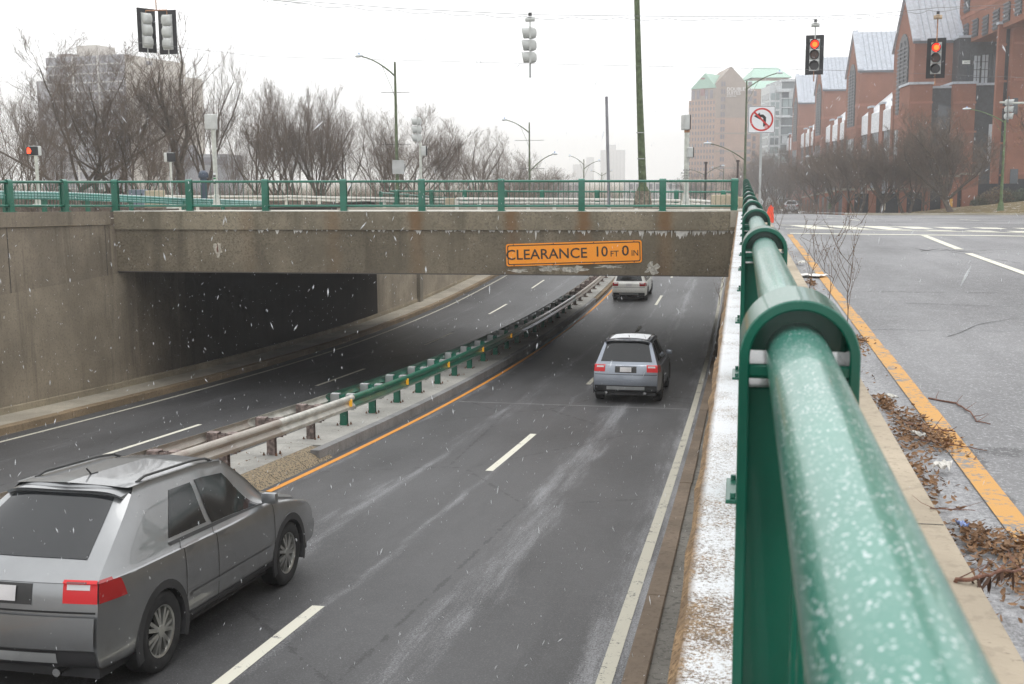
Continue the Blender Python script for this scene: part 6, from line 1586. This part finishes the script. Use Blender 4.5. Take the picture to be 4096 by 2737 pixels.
# ================================================================ trees
BARK = plain('grey brown bark', (.10, .078, .06), .95, var=.35, scale=6); TWIG = plain('brown twigs', (.135, .10, .075), .95, var=.25, scale=3)
def tree_variant(seed, H=10., stems=1, limbs=6, angle=.75, gn=.22, dense=1., crook=.12, reps=1, upb=.02):
    """bare tree: short trunk and rising limbs (trunk mesh), and the fine branching (crown mesh)"""
    rnd = random.Random(seed); g = rnd.gauss; un = rnd.uniform; T = MB(); V = []; F_ = []
    def tw(p, d, L, r, segs):          # cheap triangular twig, returns node positions and directions
        out = []; px, py, pz = p; dx, dy, dz = d; n0 = len(V); st = L/segs
        for k in range(segs+1):
            q = r*(1-.72*k/segs)
            V.append((px+q, py, pz)); V.append((px-.5*q, py+.87*q, pz)); V.append((px-.5*q, py-.87*q, pz))
            if k == segs: break
            dx += g(0, crook); dy += g(0, crook); dz += g(0, crook*.6)+upb; s_ = 1/math.sqrt(dx*dx+dy*dy+dz*dz); dx *= s_; dy *= s_; dz *= s_
            px += dx*st; py += dy*st; pz += dz*st; out.append(((px, py, pz), (dx, dy, dz)))
            a = n0+3*k
            for j in range(3): F_.append((a+j, a+(j+1) % 3, a+3+(j+1) % 3, a+3+j))
        return out
    def side(d, ang):
        dx, dy, dz = d; v = Vector(d); o = v.orthogonal().normalized(); c = v.cross(o); a = un(0, 6.28)
        q = v*math.cos(ang)+(o*math.cos(a)+c*math.sin(a))*math.sin(ang); q.z += upb*2.5; q.normalize(); return (q.x, q.y, q.z)
    def branch(p, d, L, r, lev):
        segs = (6, 5, 4, 3)[lev]
        nodes = tw(p, d, L, r, segs)
        if lev >= 3: return
        for i, (q, dq) in enumerate(nodes):
            f = (i+1)/segs
            for rep in range(2 if lev == 1 or (lev == 0 and reps > 1) else 1):
                if un(0, 1) < .9*dense: branch(q, side(dq, un(.35, .85)), L*un(.38, .62)*(1.15-.5*f), r*(1-.7*f)*.5+.0028, lev+1)
    for s0 in range(stems):
        a0 = 6.28*s0/stems+un(-.5, .5); tl = .05 if stems == 1 else un(.15, .4)
        p = Vector((.12*math.cos(a0)*(stems > 1), .12*math.sin(a0)*(stems > 1), -.2)); d = Vector((math.cos(a0)*tl, math.sin(a0)*tl, 1)).normalized(); R0 = .018*H if stems == 1 else .012*H
        pts = [p]
        for k in range(4): d = (d+Vector((g(0, .09), g(0, .09), .05))).normalized(); pts.append(pts[-1]+d*H*gn/4)
        T.tube(pts, [R0*1.25, R0, R0*.92, R0*.85, R0*.8], 8)
        nl = max(2, int(round(limbs/stems)))
        for k in range(nl):
            a = a0+6.28*k/nl+un(-.5, .5); ang = un(.35, 1.)*angle*(.35 if k == 0 else 1); q = pts[-1] if k < 3 else pts[-2]
            dd = Vector((math.cos(a)*math.sin(ang), math.sin(a)*math.sin(ang), math.cos(ang))); L = H*un(.55, .74)*(1-.28*(ang/1.2)); lp = [q]; r = R0*un(.42, .6); n = 8; nd = []
            for j in range(n):
                dd = (dd+Vector((g(0, crook), g(0, crook), .045))).normalized(); lp.append(lp[-1]+dd*L/n); nd.append((lp[-1], dd.copy()))
            T.tube(lp, [r*(1-.085*j) for j in range(n+1)], 6, caps=False)
            for j, (q2, d2) in enumerate(nd):
                f = (j+1)/n
                if f < .2: continue
                for rep in range(2): branch(tuple(q2), side(tuple(d2), un(.35, .9)), L*un(.34, .55)*(1.2-.55*f), r*(1-.7*f)*.38+.003, 1 if rep else 0)
    zs = sorted(v[2] for v in V); zmax = zs[int(len(zs)*.985)]; k = H/zmax
    T.v = [(x*k, y*k, z*k) for x, y, z in T.v]; V = [(x*k, y*k, z*k) for x, y, z in V]
    a = T.mesh('trunk'); a.materials.append(BARK); b = bpy.data.meshes.new('crown'); b.from_pydata(V, [], F_); b.update(); b.materials.append(TWIG)
    for p in a.polygons: p.use_smooth = True
    xs = sorted(v[0] for v in V); return a, b, (xs[int(len(xs)*.995)]-xs[int(len(xs)*.005)]), len(F_)
VAR = [tree_variant(11, 10, 1, 7, .85, .2, crook=.15), tree_variant(23, 10, 2, 9, .9, .16, reps=2), tree_variant(35, 10, 3, 9, .8, .14, crook=.16), tree_variant(47, 10, 1, 5, .5, .30, .75, .11, upb=.04), tree_variant(59, 10, 1, 11, 1.0, .17, reps=2, upb=.045), tree_variant(61, 10, 3, 8, .8, .12, crook=.18), tree_variant(71, 10, 2, 8, .85, .18, .9, crook=.17, upb=.01), tree_variant(83, 10, 1, 8, 1.05, .2, .9, crook=.17, upb=.0), tree_variant(97, 10, 1, 6, .6, .26, .85, crook=.14, upb=.03)]
print('tree faces', [v[3] for v in VAR], [round(v[2], 1) for v in VAR])
def put_tree(label, x, y, z, H, W, v, rz, group, leanx=0.):
    t = thing('bare_tree', label, 'tree', (x, y, z), rz, group); a, b, w0, _ = VAR[v]
    sx = W/w0; sz = H/10
    for nm, me in (('trunk', a), ('crown', b)):
        o = bpy.data.objects.new(nm, me); col.objects.link(o); o.parent = t; o.scale = (sx, sx, sz); o.rotation_euler = (0, leanx, 0)
    return t
rt_ = random.Random(99)
left = [  # base column, top row, width in px, depth, variant, label
 (-35, 175, 190, 62, 6, 'bare tree cut off by the left edge of the photo, leaning in from outside'),
 (78, 200, 170, 74, 2, 'multi stemmed bare tree behind the lit red hand signal'),
 (122, 260, 150, 70, 5, 'bushy bare tree just right of the lit red hand signal'),
 (215, 95, 400, 80, 1, 'widest bare tree in front of the apartment tower, branches reaching far left'),
 (268, 190, 290, 78, 2, 'dense multi stemmed bare tree before the right half of the apartment tower'),
 (330, 235, 190, 74, 5, 'low dense bare tree left of the small three quarter pedestrian signal'),
 (427, 52, 290, 82, 3, 'tallest bare tree, right of the hanging pair of signals'),
 (468, 110, 220, 90, 0, 'tall slender bare tree directly behind the thick pale signal pole'),
 (590, 205, 190, 84, 7, 'bare tree with a crooked trunk, first of the row right of the thick pale pole'),
 (640, 200, 170, 92, 1, 'bare tree second in the dense row left of the first street lamp'),
 (668, 205, 160, 88, 2, 'multi stemmed bare tree in the centre of the dense row left of the first lamp'),
 (735, 200, 190, 90, 4, 'spreading bare tree with forked trunk in the dense row left of the first lamp'),
 (800, 238, 170, 96, 8, 'bare tree at the right end of the dense row, branches sloping right'),
 (870, 240, 180, 100, 5, 'bare tree immediately left of the first street lamp'),
 (905, 262, 220, 92, 7, 'low wide bare tree behind the grey sign back, limbs near the ground'),
 (965, 250, 200, 106, 1, 'bare tree behind the side view signal on the post'),
 (1030, 300, 150, 120, 2, 'paler bare tree between the post signal and the second street lamp'),
 (1090, 292, 170, 125, 0, 'pale rounded bare tree left of the second street lamp'),
 (1140, 318, 140, 135, 7, 'hazy bare tree just left of the second street lamp'),
 (1185, 350, 120, 145, 1, 'hazy bare tree touching the pole of the second street lamp'),
 (1235, 372, 110, 165, 5, 'hazy low bare tree right of the second street lamp'),
 (1275, 388, 90, 190, 2, 'very hazy bare tree farthest right in the left tree row'),
 (15, 270, 170, 92, 7, 'low bare tree near the left edge behind the others'),
 (380, 300, 150, 100, 0, 'small bare tree between apartment tower and the tallest tree'),
 (545, 290, 130, 100, 6, 'small bare tree between the thick pale pole and the dense row')]
for u, vt, wp_, d, v, lb in left:
    p = at(u, 470, d); z = gz(p.y)-.3; q = on_plane(u, vt, 1, p.y); H = q.z-z; W = wp_/PXM(d)
    put_tree(lb, p.x, p.y, z, H, W, v, rt_.uniform(0, 6.28), 'bare trees left of the road')
right = [(2182, 252, 270, 96, 4, 'largest bare street tree, in front of the brick pavilion at right'),
 (2078, 312, 180, 103, 1, 'bare street tree second from the right in the row before the fence'), (2022, 308, 190, 104, 4, 'bare street tree before the second gable, right of the small lamp'),
 (1965, 316, 170, 108, 1, 'bare street tree before the fence just right of the white lamp head'), (1905, 318, 170, 116, 4, 'bare street tree behind the small white headed lamp'),
 (1862, 330, 150, 160, 4, 'bare street tree just right of the small far car'), (1822, 338, 140, 205, 1, 'bare street tree above the small far car'), (1782, 345, 130, 250, 4, 'bare street tree left of the small far car'),
 (1748, 352, 120, 270, 4, 'hazy bare tree directly behind the no left turn sign'), (1722, 362, 100, 280, 0, 'hazy bare tree just right of the lamp before the hotel'), (1800, 370, 90, 190, 2, 'hazy bare tree at the foot of the glass building'),
 (2120, 360, 120, 112, 5, 'low shrubby bare tree near the tall brick fence pier'), (1690, 392, 110, 230, 2, 'very hazy bare tree left of the lamp before the hotel'), (1600, 400, 110, 260, 1, 'very hazy low bare tree at the foot of the hotel')]
for u, vt, wp_, d, v, lb in right:
    p = at(u, 470, d); z = gr_(p.x, p.y)-.1 if p.x > 8 and p.y > 92 else gz(p.y); q = on_plane(u, vt, 1, p.y); H = q.z-z; W = wp_/PXM(d)
    put_tree(lb, p.x, p.y, z, H, W, v, rt_.uniform(0, 6.28), 'bare street trees at right')
# tree with a few ochre leaves at the right edge
p = at(2440, 480, 68); q = on_plane(2440, 215, 1, p.y)
t = put_tree('nearer tree at the right edge with bare branches and a haze of ochre leaves', p.x, p.y, gz(p.y), q.z-gz(p.y), 300/PXM(68), 0, 1.0, None)
lfm = MB(); rr_ = random.Random(5); me = VAR[0][1]; sx = 300/PXM(68)/VAR[0][2]; sz = (q.z-gz(p.y))/10
for i in range(900):
    v = me.vertices[rr_.randrange(len(me.vertices))].co
    if v.z < 5.5: continue
    c_ = Vector((v.x*sx, v.y*sx, v.z*sz)); a_ = Vector((rr_.uniform(-1, 1), rr_.uniform(-1, 1), rr_.uniform(-1, 1))).normalized(); b_ = a_.orthogonal().normalized()
    lfm.add([c_+a_*.05, c_+b_*.03, c_-a_*.05, c_-b_*.03], [(0, 1, 2, 3)])
lfm.build('leaves', plain('ochre leaves', (.32, .17, .05), .8), t)
# low brush on the left bank, far-off woods
def brush(name, label, fx, n, seed, mat=TWIG):
    rnd = random.Random(seed); m = MB()
    for i in range(n):
        x, y, z, h = fx(rnd); d = Vector((rnd.gauss(0, .35), rnd.gauss(0, .35), 1)).normalized(); p0 = Vector((x, y, z)); p1 = p0+d*h*.6; p2 = p1+(d+Vector((rnd.gauss(0, .3), rnd.gauss(0, .3), .2))).normalized()*h*.5
        m.tube([p0, p1, p2], [.018, .012, .004], 3, caps=False)
        for q in range(3):
            e = (d+Vector((rnd.gauss(0, .6), rnd.gauss(0, .6), .1))).normalized(); s_ = p0.lerp(p1, rnd.uniform(.3, 1)); m.tube([s_, s_+e*h*.35], [.009, .003], 3, caps=False)
    o = m.build(name, mat, None); o['kind'] = 'stuff'; o['label'] = label; o['category'] = 'brush'
def fl(r):
    u = r.uniform(-40, 1250); d = r.uniform(70, 130); p = at(u, 470, d); return p.x, p.y, gz(p.y)-.2, r.uniform(1.0, 3.2)
brush('brushwood', 'low tangled brown brushwood under the left trees', fl, 4200, 1)
def f2(r):
    u = r.uniform(1700, 2180); d = r.uniform(122, 138); p = at(u, 470, d); return p.x, p.y, gz(p.y), r.uniform(1.0, 2.4)
brush('brushwood', 'bare brushwood behind the black fence at right', f2, 900, 2)
def f3(r):
    u = r.uniform(-60, 1500); d = r.uniform(190, 300); p = at(u, 470, d); return p.x, p.y, gz(p.y), r.uniform(3, 6.5)
brush('distant_wood', 'far-off bare wood fading into the haze', f3, 5000, 3)

# ================================================================ falling snow
rs = random.Random(77); m = MB(); n = 0
while n < 9000:
    d = 2.2+48*rs.random()**.75; u = rs.uniform(-60, 2410); v = rs.uniform(-40, 1600); p = at(u, v, d)
    if p.y > 34.2 and p.z < .1 and p.x < .2: continue
    if p.z < (zr(p.y) if p.x < -.1 else -.1)+.1 or (p.x > -19.4 and p.x < 0 and p.z < zl(p.y)): continue
    if abs(p.x-.08) < .12 and p.z < 1.1: continue
    k_ = min(2.2, math.exp(rs.gauss(-.6, .5))); L = .015*k_*rs.uniform(.5, 1.8)*(1 if d > 8 else .55); w = .0028*k_*(1 if d > 8 else .5); a = Vector((rs.gauss(.1, .45), rs.gauss(0, .4), 1)).normalized(); b = a.orthogonal().normalized(); c = a.cross(b)
    m.add([p+a*L, p+b*w, p+c*w, p-b*w, p-c*w, p-a*L], [(0, 1, 2), (0, 2, 3), (0, 3, 4), (0, 4, 1), (5, 2, 1), (5, 3, 2), (5, 4, 3), (5, 1, 4)]); n += 1
o = m.build('falling_snow', plain('snow flake', (.75, .77, .8), .8, var=.02), None); o['kind'] = 'stuff'; o['label'] = 'falling snowflakes in the air'; o['category'] = 'snow'

# ================================================================ haze
hz = MB().box((-760, -70, -12), (820, 2300, 75)).build('haze', None, None); hz['kind'] = 'stuff'
hm = bpy.data.materials.new('haze air'); hm.use_nodes = True; t_ = hm.node_tree; t_.nodes.clear()
ho = t_.nodes.new('ShaderNodeOutputMaterial'); pv = t_.nodes.new('ShaderNodeVolumePrincipled'); pv.inputs['Color'].default_value = (.97, .975, .985, 1); pv.inputs['Density'].default_value = .0009; pv.inputs['Anisotropy'].default_value = .45
t_.links.new(pv.outputs[0], ho.inputs['Volume']); hz.data.materials.append(hm)
